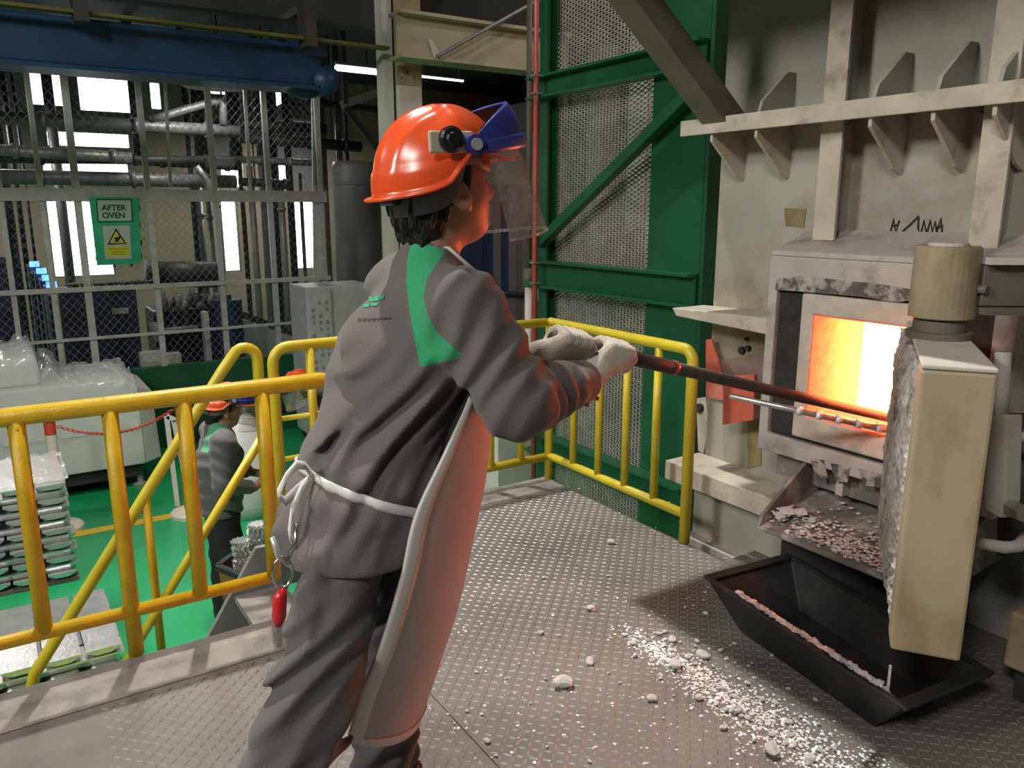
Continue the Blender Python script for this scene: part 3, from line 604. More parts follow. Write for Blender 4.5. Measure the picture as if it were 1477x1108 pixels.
MB().box((4.3, 4.0, GZ), (5.0, 5.3, .1)).build('machine_base', 'greypanel', mc, .02); MB().box((4.4, 4.2, .1), (4.9, 4.9, .6)).build('machine_head', 'pipe', mc, .02)
for z in (.12, .55): MB().tube([(4.28, 4.0, z), (4.28, 4.9, z)], .02, 8).build('guard_rail', 'yellow_r', mc, smooth=True)
for y in (4.0, 4.45, 4.9): MB().tube([(4.28, y, -.6), (4.28, y, .55)], .018, 8).build('guard_post', 'yellow_r', mc, smooth=True)
struct('wall_far_side', MB().box((8.2, 2.0, GZ), (8.3, 16, 3.3)), 'wallgrey', label='dim grey wall beyond the mesh tower')
# striped panels right of the worker's head
pn = thing('striped_partition', 'partition of blue and grey vertical panels behind the face shield', 'partition', (4.6, 7.9, GZ))
xs_ = [ony(x, 400, 7.9).x for x in (640, 697, 711, 723, 733, 746, 752, 764, 778)]
for k, m in enumerate(('blueback', 'blueback', 'greypanel', 'blueback', 'greypanel', 'brownp', 'greypanel', 'brownp')):
    MB().box((xs_[k]+.004, 7.9, GZ), (xs_[k+1]-.004, 7.95, 1.75 if k > 1 else 1.3)).build('partition_panel', m, pn)
MB().tube([(xs_[1], 7.86, .55), (xs_[-1], 7.86, .45)], .03, 8).build('handrail', 'pipedark', pn, smooth=True)
sl_ = thing('strip_light', 'thin fluorescent strip light hanging behind the white column', 'light', (4.3, 9, 2.6))
a, b = ony(605, 110, 9.2), ony(668, 117, 9.2); MB().bar(a, b, .03, .02).build('tube_lamp', M('tube_glow', (1, 1, 1), emit=2.5), sl_)
MB().bar(a+Vector((0, 0, .02)), b+Vector((0, 0, .02)), .05, .018).build('lamp_tray', 'galv', sl_)
for p in (a.lerp(b, .1), a.lerp(b, .9)): MB().tube([p+Vector((0, 0, .02)), (p.x, p.y, 3.95)], .008, 6).build('hanger_rod', 'galv', sl_)
sl_ = thing('strip_light', 'bright fluorescent fitting between blue girder and white column', 'light', (3.2, 9, 2.6))
a, b = ony(484, 98, 9.2), ony(549, 105, 9.2); MB().bar(a, b, .06, .05).build('tube_lamp', M('tube_glow_strong', (1, 1, 1), emit=3), sl_)
MB().bar(a+Vector((0, 0, .05)), b+Vector((0, 0, .05)), .09, .03).build('lamp_tray', 'galv', sl_)
for p in (a.lerp(b, .1), a.lerp(b, .9)): MB().tube([p+Vector((0, 0, .02)), (p.x, p.y, 3.95)], .008, 6).build('hanger_rod', 'galv', sl_)

# ================================================================== low green wall with mesh fence, and the plant behind it
WY = 9.7
struct('wall_low', MB().box((.4, WY, GZ), (3.9, WY+.12, -.29)), 'darkgreen', label='low dark green wall under the mesh fence')
fe = thing('mesh_fence', 'tall grey steel mesh fence standing on the low green wall', 'fence', (1.5, WY+.05, GZ))
for (xa, ya, w) in ((78, 430, .05), (128, 430, .07), (228, 430, .06), (322, 430, .06), (398, 430, .06), (470, 430, .06), (20, 430, .05)):
    X = ony(xa, ya, WY+.05).x; MB().box((X-w/2, WY+.03, GZ if X < .4 else -.29), (X+w/2, WY+.08, 2.9)).build('post', 'fence', fe)
for (ya, h) in ((282, .13), (412, .05), (480, .03)):
    z = ony(240, ya, WY).z; MB().box((-.6, WY+.0, z-h/2), (3.6, WY+.028, z+h/2)).build('rail', 'fence', fe)
wire_panel(-.6, 3.6, -.29, 2.9, .085, .10, .0035, .003, lambda u, v: Vector((u, WY+.095, v)), 'chain_link', 'galv', fe, (0, 1, 0))
for (xa, ya, xb, yb, w) in ((238, 118, 246, 270, .03), (352, 118, 362, 285, .035), (455, 135, 458, 400, .10)):
    a, b = ony(xa, ya, WY+.1), ony(xb, yb, WY+.1); MB().bar(a, b, .03, w, up=(1, 0, 0)).build('stanchion', 'fence', fe)
# warning board on the fence
sg = thing('warning_board', 'green board reading AFTER OVEN with a hot surface warning', 'sign', (.9, WY-.03, .4))
def sgp(x, y, d=0): return ony(x, y, WY-.03-d)
def card(pts, m, d, t, name, par): return MB().prism([sgp(x, y, d) for x, y in pts], (0, -t, 0)).build(name, m, par)
bd = card(((128, 284), (200, 285), (204, 380), (140, 383)), 'signgreen', 0, .006, 'board', sg)
for x, y in ((133, 308), (136, 330), (138, 352), (140, 372), (200, 300), (201, 325), (203, 350), (203, 370), (165, 381), (190, 380)): card(((x-2, y-4), (x+2, y-4), (x+2, y+4), (x-2, y+4)), 'ink', -.008, .004, 'cable_tie', sg)
p1 = card(((138, 287), (190, 287), (192, 320), (141, 321)), 'inkgreen', .008, .003, 'plate_border', sg)
card(((140, 289), (188.5, 289), (190, 318.5), (142.5, 319)), 'signpale', .0115, .002, 'name_plate', sg)
p2 = card(((148, 326), (187, 325), (190, 373), (152, 374)), 'signwhite', .008, .003, 'warning_sheet', sg)
card(((167, 329), (183, 352), (155, 353)), 'ink', .0115, .002, 'warning_triangle', sg)
card(((167, 333), (179.5, 350.5), (158, 351)), 'signyel', .014, .002, 'triangle_fill', sg)
card(((163, 343), (170, 342), (174, 339), (175, 341), (172, 346), (171, 349), (164, 349), (167, 346)), 'ink', .0165, .001, 'hot_hand_symbol', sg)
card(((153, 356), (185.5, 355), (187, 369), (154, 370)), 'signyel', .0115, .002, 'yellow_panel', sg)
for (xa, xb, y) in ((157, 184, 359), (163, 178, 363), (161, 180, 366.5)):
    x = xa
    while x < xb: w = random.uniform(1.2, 3); card(((x, y-.8), (x+w, y-.8), (x+w, y+.8), (x, y+.8)), 'olink', .014, .001, 'print_mark', sg); x += w+.7
for s, y in (('AFTER', 303.5), ('OVEN', 314.5)):
    c0 = sgp(164.5, y, .0145); ht = (sgp(164, y-8)-sgp(164, y)).z
    M4 = Matrix.Translation(c0) @ Matrix.Rotation(math.pi/2, 4, 'X') @ Matrix.Scale(1.0, 4)
    me = text_mesh(s, ht*1.42, M4, 'lettering'); me.transform(Matrix.Translation((0, 0, 0))); put('lettering', me, 'inkgreen', sg)

# plant behind the fence
def vpipe(x, y0, y1, r, Y, m, label):
    a, b = ony(x, y0, Y), ony(x, y1, Y); t = thing('vertical_pipe', label, 'pipe', (a.x, Y, min(a.z, b.z)), 'pipework behind the fence')
    X = (a.x+b.x)/2; zt, zb = (3.95 if y0 < 200 else max(a.z, b.z)), (GZ if y1 > 300 else min(a.z, b.z))
    MB().tube([(X, Y, zb), (X, Y, zt)], r, 10).build('pipe_run', m, t, smooth=True); MB().tube([(X, Y, zt-.45), (X, Y, zt-.40)], r*1.35, 10).build('pipe_collar', m, t, smooth=True)
VP = [(8, 95, 420, .05, 'pipedark'), (24, 110, 420, .035, 'pipedark'), (36, 100, 410, .02, 'pipedark'), (88, 190, 390, .07, 'pipe'), (198, 160, 235, .06, 'pipedark'), (276, 118, 400, .04, 'pipedark'), (288, 120, 260, .10, 'pipedark'), (289, 270, 420, .08, 'pipe'), (304, 270, 400, .04, 'pipe'),
      (316, 255, 400, .035, 'pipe'), (337, 120, 230, .10, 'pipedark'), (352, 235, 400, .04, 'pipedark'), (366, 240, 410, .05, 'pipe'), (378, 120, 400, .05, 'pipe'), (388, 240, 400, .06, 'pipedark'), (397, 125, 400, .07, 'pipedark'), (408, 260, 400, .05, 'pipe'), (418, 130, 400, .055, 'pipedark'),
      (436, 250, 380, .03, 'pipe'), (464, 140, 400, .11, 'galv'), (492, 150, 400, .05, 'pipe'), (500, 160, 250, .03, 'pipedark')]
for k, (x, y0, y1, r, m) in enumerate(VP):
    vpipe(x, y0, y1, r, 12.2+.35*(k % 4), m, '%s vertical pipe in the %s pipework behind the fence, number %s across' % ({'pipedark': 'dark', 'pipe': 'grey', 'galv': 'pale galvanised'}[m], 'tall' if y1-y0 > 200 else 'short', ('one two three four five six seven eight nine ten eleven twelve thirteen fourteen fifteen sixteen seventeen eighteen nineteen twenty twenty-one twenty-two'.split())[k]))
HP = [(-30, 168, 345, 190, .08, 'pipe', 'wide grey pipe just under the bright windows'), (-30, 215, 190, 228, .07, 'galv', 'pale conduit behind the warning board post'), (-30, 228, 345, 232, .06, 'pipedark', 'dark conduit below the pale conduit'),
      (-30, 254, 340, 262, .09, 'pipe', 'grey pipe above the fence top rail'), (200, 232, 345, 240, .06, 'pipedark', 'dark valve manifold pipe'), (345, 178, 470, 186, .07, 'pipedark', 'dark cross pipe between tall pipes, upper'), (345, 198, 520, 212, .08, 'pipedark', 'dark cross pipe between tall pipes, middle'),
      (345, 230, 470, 236, .05, 'pipe', 'thin grey cross pipe between tall pipes'), (345, 262, 420, 266, .06, 'pipedark', 'dark cross pipe between tall pipes, lower'), (440, 146, 560, 160, .05, 'pipedark', 'dark pipe running towards the white column')]
for k, (x0, y0, x1, y1, r, m, lab) in enumerate(HP):
    Y = 11.35+.09*k; a, b = ony(x0, y0, Y), ony(x1, y1, Y); z = (a.z+b.z)/2; t = thing('horizontal_pipe', lab, 'pipe', ((a.x+b.x)/2, Y, z), 'pipework behind the fence')
    MB().tube([(a.x, Y, a.z), (b.x, Y, b.z)], r, 10).build('pipe_run', m, t, smooth=True)
    for f_ in (.2, .55, .85): p = Vector((a.x, Y, a.z)).lerp(Vector((b.x, Y, b.z)), f_); MB().tube([p, p+Vector((.06, 0, 0))], r*1.3, 10).build('pipe_flange', m, t, smooth=True)
    for f_ in ((.3, .75) if k in (5, 6, 8, 9) else ()): p = Vector((a.x, Y, a.z)).lerp(Vector((b.x, Y, b.z)), f_); MB().tube([p, (p.x, p.y, 3.95)], .012, 6).build('hanger_rod', 'pipedark', t)
dc = thing('bent_pipe', 'bright conduit bending down from the windows to the valve block', 'pipe', (1.9, 11.3, 1))
MB().tube([ony(x, y, 11.3) for x, y in ((218, 172), (240, 166), (305, 147), (318, 145), (322, 152), (322, 180))], .05, 10).build('pipe_run', 'galv', dc, smooth=True)
MB().tube([ony(x, y, 11.3) for x, y in ((283, 240), (292, 252), (300, 262), (301, 290))], .045, 10).build('pipe_bend', 'galv', dc, smooth=True)
MB().tube([ony(320, 150, 11.3), ony(320, 150, 11.3)+Vector((0, 0, 4))*.0+Vector((0, 0, 3.95-ony(320, 150, 11.3).z))], .012, 6).build('hanger_rod', 'pipedark', dc)
MB().box(ony(296, 226, 11.3)-Vector((0, .1, 0)), ony(338, 243, 11.3)+Vector((0, .1, 0))).build('valve_block', 'rubber', dc, .02)
sb2 = thing('truss_brace', 'dark diagonal steel truss brace beside the white column', 'brace', (3.6, 10.5, 1))
MB().bar(ony(498, 155, 10.5), ony(545, 215, 10.5), .05, .08).build('diagonal', 'pipedark', sb2); MB().bar(ony(492, 152, 10.5), ony(560, 128, 10.5), .05, .10).build('top_chord', 'galv', sb2)
p = ony(498, 150, 10.5); MB().bar(p, (p.x, p.y, 3.95), .06, .06).build('hanger', 'pipedark', sb2)
tk2 = thing('storage_tank', 'squat grey cylindrical tank left of the white column', 'tank', (4.3, 11.5, GZ))
p = ony(515, 300, 11.5); zt = ony(515, 232, 11.5).z; R = (ony(547, 300, 11.5)-ony(484, 300, 11.5)).length/2
MB().lathe([(R, 0), (R, zt-GZ-.1), (R*.92, zt-GZ-.02), (R*.3, zt-GZ)], 28, (p.x, 11.5, GZ)).build('vessel', 'tank', tk2, smooth=True)
MB().lathe([(R*1.03, 0), (R*1.03, .05)], 28, (p.x, 11.5, zt-.35)).build('vessel_band', 'tank', tk2)
# navy control cabinets
z0 = GZ
for k, (xa, xb, yt, Y, m) in enumerate(((-40, 18, 372, 10.4, 'navy'), (40, 58, 384, 12.1, 'navyedge'), (50, 64, 394, 11.65, 'navyedge'), (58, 72, 404, 11.2, 'navyedge'), (64, 76, 414, 10.78, 'navyedge'), (86, 196, 418, 10.6, 'navy'))):
    a, b = ony(xa, yt, Y), ony(xb, yt, Y)
    t = thing('control_cabinet', ('tall navy cabinet cut off by the frame edge', 'pale-edged navy cabinet with blue lamp, deepest of the row', 'pale-edged navy cabinet with blue lamp, third from the wide one', 'pale-edged navy cabinet with blue lamp, second from the wide one', 'pale-edged navy cabinet next to the wide black-navy one', 'wide black-navy cabinet behind the tall fence post')[k], 'cabinet', ((a.x+b.x)/2, Y+.2, z0), 'control cabinets behind the fence')
    MB().box((a.x, Y, z0), (b.x, Y+.4, a.z)).build('cabinet_body', m, t, .01)
    MB().box((a.x+.03, Y-.012, z0+.1), (b.x-.03, Y-.001, a.z-.12)).build('cabinet_door', 'navy', t, .004)
    if 0 < k < 5: MB().box((a.x+.02, Y-.02, a.z-.01), (a.x+.13, Y-.013, a.z+.06)).build('status_lamp', 'led', t); MB().box((a.x+.02, Y-.02, a.z-.1), (a.x+.12, Y-.013, a.z-.06)).build('name_tag', 'greycab', t)
    if k == 5:
        MB().box((a.x+.52, Y-.02, a.z-.32), (a.x+.7, Y-.013, a.z-.25)).build('name_tag', 'greycab', t)
        for j in range(7): MB().box((a.x+.1+.14*j, Y+.05+.03*(j % 2), a.z+.001), (a.x+.21+.14*j, Y+.3, a.z+.05+.05*((j*3) % 3))).build('relay_box', 'rubber', t, .005)
# dark compressor cluster, drum, low plinth
cc = thing('compressor_unit', 'dark compressor with pipes and valves behind the fence', 'machine', (1.9, 11, GZ))
a, b = ony(212, 390, 11), ony(330, 440, 11)
MB().box((a.x, 10.8, GZ), (b.x, 11.5, b.z)).build('machine_base', 'navy', cc, .03); MB().tube([(a.x, 11.1, a.z-.05), (b.x-.1, 11.1, a.z-.1)], .17, 16).build('pressure_drum', 'pipedark', cc, smooth=True)
for k in range(16):
    x = a.x+.08+(b.x-a.x-.2)*k/15; r = random.uniform(.03, .07); MB().tube([(x, 10.78, b.z-.02+random.uniform(0, .1)), (x+random.uniform(-.05, .05), 10.72, b.z+random.uniform(.08, .32))], r, 8).build('valve', random.choice(('pipedark', 'pipe', 'tank')), cc, smooth=True)
for xa, xb, y in ((224, 285, 480),): p, q = ony(xa, y, 10.5), ony(xb, y-6, 10.5); MB().tube([p, q], .05, 10).build('duct_pipe', 'tank', cc, smooth=True); MB().tube([p+Vector((-.05, 0, 0)), p+Vector((.05, 0, 0))], .13, 14).build('duct_cap', 'tank', cc, smooth=True)
for x in (232, 250, 268): p = ony(x, 450, 10.76); MB().tube([p, p-Vector((0, 0, .5))], .05, 8).build('riser', 'navy', cc, smooth=True)
dm = thing('blue_drum', 'dark blue steel drum behind the fence', 'drum', (2.4, 10.3, GZ))
p = ony(328, 432, 10.3); r = .17; MB().lathe([(r, 0), (r, .3), (r*1.04, .32), (r, .34), (r, .62), (r*1.04, .64), (r, .66), (r, p.z-GZ), (r*.9, p.z-GZ)], 20, (p.x, 10.3, GZ)).build('drum_shell', 'blueback', dm); MB().lathe([(.05, 0), (.05, .06)], 10, (p.x, 10.3, p.z)).build('drum_bung', 'pipedark', dm)
for k, (x, y0_, y1_, Y) in enumerate(((218, 508, 530, 10.0), (249, 510, 528, 10.05), (297, 450, 512, 10.1))):
    a, b = ony(x, y0_, Y), ony(x, y1_, Y); t = thing('white_crate', ('pale crate on the wall edge below the duct pipe', 'crumpled white bag beside the pale crate', 'narrow pale panel leaning beside the blue drum')[k], 'crate', (a.x, Y, b.z))
    w = (.12, .1, .035)[k]; MB().box((a.x-w, Y, GZ), (a.x+w, Y+.15, a.z)).build('crate_body', 'greycab', t, .015); MB().box((a.x-w*.8, Y-.006, a.z-.12), (a.x+w*.8, Y-.001, a.z-.03)).build('crate_flap', 'whitecab', t)
ph = thing('plinth_wall', 'white concrete plinth running behind the fence', 'plinth', (3, 11.2, GZ))
MB().prism([ony(x, y, 11.2) for x, y in ((346, 460), (440, 492), (440, 530), (346, 530))], (0, .2, 0)).build('plinth', 'machine', ph); MB().prism([ony(x, y, 11.3) for x, y in ((346, 448), (440, 482), (440, 490), (346, 458))], (0, .2, 0)).build('plinth_cap', 'pipedark', ph)

# grey perforated cabinet in film
gc = thing('electrical_cabinet', 'grey perforated electrical cabinet wrapped in film by the far railing', 'cabinet', (3.2, 8.8, GZ))
a, b, c_ = ony(441, 415, 8.8), ony(478, 420, 8.8), ony(540, 425, 8.8)
MB().box((a.x, 8.8, GZ+.1), (c_.x, 9.4, a.z)).build('cabinet_body', 'greycab', gc, .01); MB().box((a.x+.05, 8.85, GZ), (c_.x-.05, 9.35, GZ+.099)).build('cabinet_plinth', 'rubber', gc)
MB().box((b.x-.01, 8.79, GZ+.15), (b.x+.01, 8.7995, a.z-.05)).build('door_gap', 'ink', gc)
for k in range(11):
    for j in range(3):
        if (k*3+j) % 4: MB().box((a.x+.06+.08*j, 8.79, a.z-.2-.075*k), (a.x+.085+.08*j, 8.7995, a.z-.165-.075*k)).build('vent_hole', 'ink', gc)
gr = [[Vector((a.x-.01+(c_.x-a.x+.02)*i/24, 8.775+.012*math.sin(i*2.1+j*1.3)+.006*random.random(), a.z-1.15*j/24)) for i in range(25)] for j in range(25)]
MB().sheet(gr).build('plastic_wrap', 'film', gc, smooth=True)

# ================================================================== wrapped machine, bollards, chain
wm = thing('wrapped_machine', 'pale boxy machine shrouded in clear film on the green floor', 'machine', (.3, 8.9, GZ))
MY = 8.35
prof = [(ony(x, y, MY).x, ony(x, y, MY).z) for x, y in ((237, 663), (233, 580), (216, 545), (150, 541))]
xr_ = prof[0][0]
MB().prism([(-1.2, MY, -1.0), (xr_-.17, MY, -1.0), (xr_-.17, MY, -.22), (xr_-.28, MY, -.13), (-1.2, MY, -.13)], (0, 1.1, 0)).build('machine_body', 'machine', wm, .015)
MB().prism([(xr_-.168, MY+.01, -1.0), (xr_, MY+.16, -1.0), (xr_-.03, MY+.16, -.30), (xr_-.168, MY+.01, -.22)], (0, .9, 0)).build('side_panel', 'whitecab', wm, .01)
MB().box((-1.2, MY+.15, -.129), (.28, MY+.95, .14)).build('machine_hood', 'machine', wm, .03)
for x in (xr_-.22, -.2): MB().lathe([(.07, 0), (.075, .02), (.03, .04), (.03, .25)], 14, (x, MY+.12, GZ)).build('levelling_foot', 'galv', wm)
MB().box((-1.2, MY+.06, GZ+.12), (xr_-.2, MY+.9, -1.001)).build('machine_skirt', 'rubber', wm)
def film_top(x, y):
    z = -.12
    if x < .28: z = .15
    z += .22*math.exp(-((x-.36)/.09)**2)*.9 if x >= .28 else .05*math.exp(-((x-.2)/.1)**2)
    return z
gr = []
for i in range(57):
    x = -1.1+i*(xr_-.2+1.1)/56; row = []
    for j in range(22):
        n = (math.sin(x*23+j*1.7)+math.sin(x*41-j*2.9)+random.uniform(-1, 1))*.012
        if j < 9: row.append(Vector((x, MY-.03+n, -.62+(.62+film_top(x, 0)-.02)*j/8)))
        else: row.append(Vector((x, MY-.02+1.0*(j-8)/13, film_top(x, 0)+n*2+.02)))
    gr.append(row)
MB().sheet(gr).build('plastic_wrap', 'film', wm, smooth=True)
def bollard(x, y, h, lab):
    t = thing('bollard', lab, 'bollard', (x, y, GZ), 'red and white chain bollards')
    MB().lathe([(.17, 0), (.17, .03), (.15, .05), (.06, .07)], 20, (x, y, GZ)).build('bollard_base', 'bollwhite', t, smooth=False)
    zs = [.07, .30, .42, .54, .68, .86, h]; cs = ['bollred', 'bollred', 'bollwhite', 'bollred', 'bollwhite', 'bollred']
    for k in range(6): MB().lathe([(.045, zs[k]), (.045, zs[k+1]-.002)], 16, (x, y, GZ)).build('bollard_band', cs[k], t)
    MB().lathe([(.035, h), (.05, h+.02), (.05, h+.06), (.02, h+.09)], 16, (x, y, GZ)).build('bollard_cap', 'bollred', t)
    return Vector((x, y, GZ+h-.05))
q = ony(259, 575, 7.35); ba = bollard(q.x, 7.35, q.z-GZ-.04, 'red and cream bollard behind the man at the stair')
q2 = ony(70, 602, 7.6); bb_ = bollard(q2.x, 7.6, q2.z-GZ-.04, 'red and cream bollard in front of the wrapped machine')
chn = thing('barrier_chain', 'red plastic chain hanging between the bollards', 'chain', (ba+bb_)/2)
dn_ = (bb_-ba).normalized()*.062; ba, bb_ = ba+dn_, bb_-dn_; mb = MB(); n = 46
for k in range(n):
    t0 = (k+.5)/n; p = ba.lerp(bb_, t0)-Vector((0, 0, .22*4*t0*(1-t0)*.6)); d = (bb_-ba).normalized(); u = Vector((0, 0, 1)) if k % 2 else Vector((0, 1, 0))
    mb.tube([p+(d*math.cos(a)*.02+u*math.sin(a)*.011) for a in [2*math.pi*i/8 for i in range(9)]], .004, 5, False)
mb.build('chain_links', 'bollred', chn, kind='stuff')
# white wrapped bag and cone behind the second man
bg_ = thing('wrapped_bundle', 'crumpled white plastic bundle on the floor behind the standing man', 'bundle', (2.0, 7.3, GZ))
p = ony(350, 640, 7.2)
MB().lathe([(.30, 0), (.34, .12), (.33, .4), (.26, .62), (.18, .78), (.10, .9), (.03, .95)], 22, (p.x, 7.2, GZ)).build('bag_body', 'bag', bg_, smooth=True); MB().lathe([(.05, .93), (.09, .99), (.12, 1.05), (.02, 1.06)], 12, (p.x, 7.2, GZ)).build('bag_neck', 'bag', bg_, smooth=True)
lf = thing('leaning_frame', 'white folding frame leaning beside the bollard', 'frame', (1.4, 7.6, GZ))
a, b = ony(240, 600, 7.6), ony(252, 690, 7.6); MB().bar(a, (b.x, 7.6, GZ+.02), .04, .04).build('frame_leg', 'whitecab', lf); MB().bar(ony(250, 606, 7.6), (b.x+.12, 7.6, GZ+.02), .04, .04).build('frame_leg', 'whitecab', lf); MB().bar(a, ony(253, 606, 7.6), .04, .04).build('frame_bar', 'whitecab', lf)
# striped barrier bar far behind
bs = thing('striped_bar', 'yellow and black striped bar low on the green wall', 'barrier', (3, 9.6, -.9))
a, b = ony(398, 590, 9.66), ony(440, 584, 9.66)
for k in range(6): p, q = a.lerp(b, k/6), a.lerp(b, (k+1)/6-.005); MB().bar(p, q, .03, .07).build('stripe', 'floorline' if k % 2 == 0 else 'ink', bs)

# ================================================================== ingots
def ingot_mesh(L=.86, w=.188, h=.056):
    mb = MB(); a = w/2; t = a*.70
    st = [(-L/2, .55), (-L/2+.05, 1), (-L/4, 1), (-L/4+.02, .93), (L/4-.02, .93), (L/4, 1), (L/2-.05, 1), (L/2, .55)]
    rings = []
    for x, s in st:
        rings.append([(x, -a, h), (x, -a, h*.80), (x, -t*s, h*(1-s)*.8), (x, t*s, h*(1-s)*.8), (x, a, h*.80), (x, a, h)])
    v = [p for r in rings for p in r]; n = 6; m = len(rings)
    f = [(i*n+k, i*n+(k+1) % n, (i+1)*n+(k+1) % n, (i+1)*n+k) for i in range(m-1) for k in range(n)]+[tuple(range(n)), tuple((m-1)*n+k for k in range(n-1, -1, -1))]
    mb.add(v, f); me = mb.mesh('ingot'); me.materials.append(mt['alu']); return me
IM = ingot_mesh()
def ingot(x, y, z, rz, lab, grp, flip=False):
    o = bpy.data.objects.new('aluminium_ingot', IM); COL.objects.link(o); o.location = (x, y, z+(.056 if flip else 0)); o.rotation_euler = (math.pi if flip else 0, 0, rz)
    tag(o, lab, 'ingot', grp)
lay = ['bottom']+['layer %d' % k for k in range(2, 12)]+['top']
sx, sy = .305-.43, 6.42+.43
pal = thing('wooden_pallet', 'low pallet under the tall ingot stack', 'pallet', (sx, sy, GZ))
for k in range(3): MB().box((sx-.43, sy-.42+.36*k, GZ), (sx+.43, sy-.30+.36*k, GZ+.03)).build('skid', 'brownp', pal)
ords = 'first second third fourth'.split()
for L_ in range(13):
    z = GZ+.031+L_*.0575
    for k in range(4):
        off = -.32+.2135*k
        if L_ % 2 == 0: ingot(sx+off+random.uniform(-.006, .006), sy+random.uniform(-.012, .012), z, math.pi/2, 'aluminium ingot end in the tall stack, %s end row up, %s from the open corner' % ('first second third fourth fifth sixth seventh'.split()[L_//2], ords[3-k]), 'ingots in the tall stack', flip=False)
        else: ingot(sx+random.uniform(-.012, .012), sy+off, z, 0, 'crosswise aluminium ingot in the tall stack, %s cross layer up, %s from the front' % ('first second third fourth fifth sixth'.split()[L_//2], ords[k]), 'ingots in the tall stack')
fx, fy = .42-.43, 4.92+.43
for L_ in range(3):
    z = GZ+.01+L_*.0575
    for k in range(4):
        off = -.32+.2135*k
        if L_ % 2 == 0: ingot(fx+off, fy+random.uniform(-.01, .01), z, math.pi/2, ('bottom aluminium ingot of the low stack, %s from the railing post side' % ords[3-k] if L_ == 0 else 'aluminium ingot on top of the low stack, %s from the railing post side' % ords[3-k]), 'ingots in the low stack bottom' if L_ == 0 else 'ingots on top of the low stack', flip=(L_ == 0))
        else: ingot(fx, fy+off, z, 0, 'crosswise aluminium ingot in the middle of the low stack, %s from the railing' % ords[k], 'crosswise ingots in the low stack')
fm = thing('plastic_sheet', 'clear plastic sheet lying over the tall ingot stack', 'sheet', (sx, sy, -.48))
gr = [[Vector((sx-.44+.88*i/20, sy-.40+.8*j/16, GZ+.031+13*.0575+.012+.012*math.sin(i*1.9+j)+random.uniform(0, .012))) for j in range(17)] for i in range(21)]
MB().sheet(gr).build('film_sheet', 'film', fm, smooth=True)
# brown bin with stacked castings at the stair foot
bn = thing('parts_bin', 'brown steel bin with black rim at the foot of the stair', 'bin', (1.1, 4.5, GZ))
bz = -.56; B = [onz(x, y, bz) for x, y in ((314, 818), (364, 838), (408, 800), (356, 786))]
Bc = sum(B, Vector())/4
v = [Vector((p.x, p.y, bz)) for p in B]+[Bc+(p-Bc)*.72+Vector((0, 0, GZ-bz)) for p in B]+[Bc+(p-Bc)*.93 for p in B]+[Bc+(p-Bc)*.90+Vector((0, 0, -.12)) for p in B]
f = [(4, 7, 6, 5), (12, 13, 14, 15)]
for k in range(4): k2 = (k+1) % 4; f += [(k, 4+k, 4+k2, k2), (k, k2, 8+k2, 8+k), (8+k, 8+k2, 12+k2, 12+k)]
MB().add(v, f).build('bin_body', 'binbrown', bn, .004)
for k in range(4): MB().bar(B[k], B[(k+1) % 4], .035, .03).build('bin_rim', 'blacksteel', bn)
MB().add([Bc+(p-Bc)*.89+Vector((0, 0, -.10)) for p in B], [(0, 1, 2, 3)]).build('bin_liner', 'blacksteel', bn)
ct = MB()
for k in range(18):
    ct.box((-.006, -.05, -.05), (.006, .05, .05))
cm = MB(); P = [( .06*math.cos(a)*(1 if i % 2 else .72), .06*math.sin(a)*(1 if i % 2 else .72)) for i, a in enumerate([2*math.pi*i/24 for i in range(24)])]
cm.prism([(x, y, 0) for x, y in P], (0, 0, .011)); CMe = cm.mesh('casting'); CMe.materials.append(mt['alu'])
cp = Bc+Vector((.02, .03, -.095))
for col_, (dx, dy, nn) in enumerate(((-.055, -.01, 20), (.045, .025, 26))):
    for k in range(nn):
        o = bpy.data.objects.new('finned_casting', CMe); COL.objects.link(o); o.location = cp+Vector((dx+random.uniform(-.008, .008), dy+random.uniform(-.008, .008), .0115*k)); o.rotation_euler = (0, 0, random.uniform(0, .4))
        tag(o, 'small finned aluminium casting in the %s pile in the brown bin' % ('shorter', 'taller')[col_], 'casting', 'castings in the %s pile' % ('shorter', 'taller')[col_])

# ================================================================== dross on the platform, in the trough and on the chute
def lump(seed, r=1.0, flat=.6):
    rg = np.random.default_rng(seed); bm = bmesh.new(); bmesh.ops.create_icosphere(bm, subdivisions=2, radius=1)
    ax = rg.normal(size=(5, 3))
    for v_ in bm.verts:
        s = 1+.22*sum(math.sin(3.1*float(np.dot(a, v_.co))+i) for i, a in enumerate(ax))/2.2+.10*(rg.random()-.5)
        v_.co = v_.co*s; v_.co.z *= flat
    me = bpy.data.meshes.new('dross_lump'); bm.to_mesh(me); bm.free(); zmin = min(v_.co.z for v_ in me.vertices)
    for v_ in me.vertices: v_.co.z -= zmin
    me.materials.append(mt['dross']); return me
LM = [lump(k, flat=random.uniform(.45, .75)) for k in range(7)]
def chunk(px_, py_, size, lab, grp=None):
    p = onz(px_, py_, .002); o = bpy.data.objects.new('dross_chunk', LM[random.randrange(7)]); COL.objects.link(o); o.location = p; o.scale = (size, size*random.uniform(.6, .9), size*.8); o.rotation_euler = (0, 0, random.uniform(0, 6)); tag(o, lab, 'dross', grp)
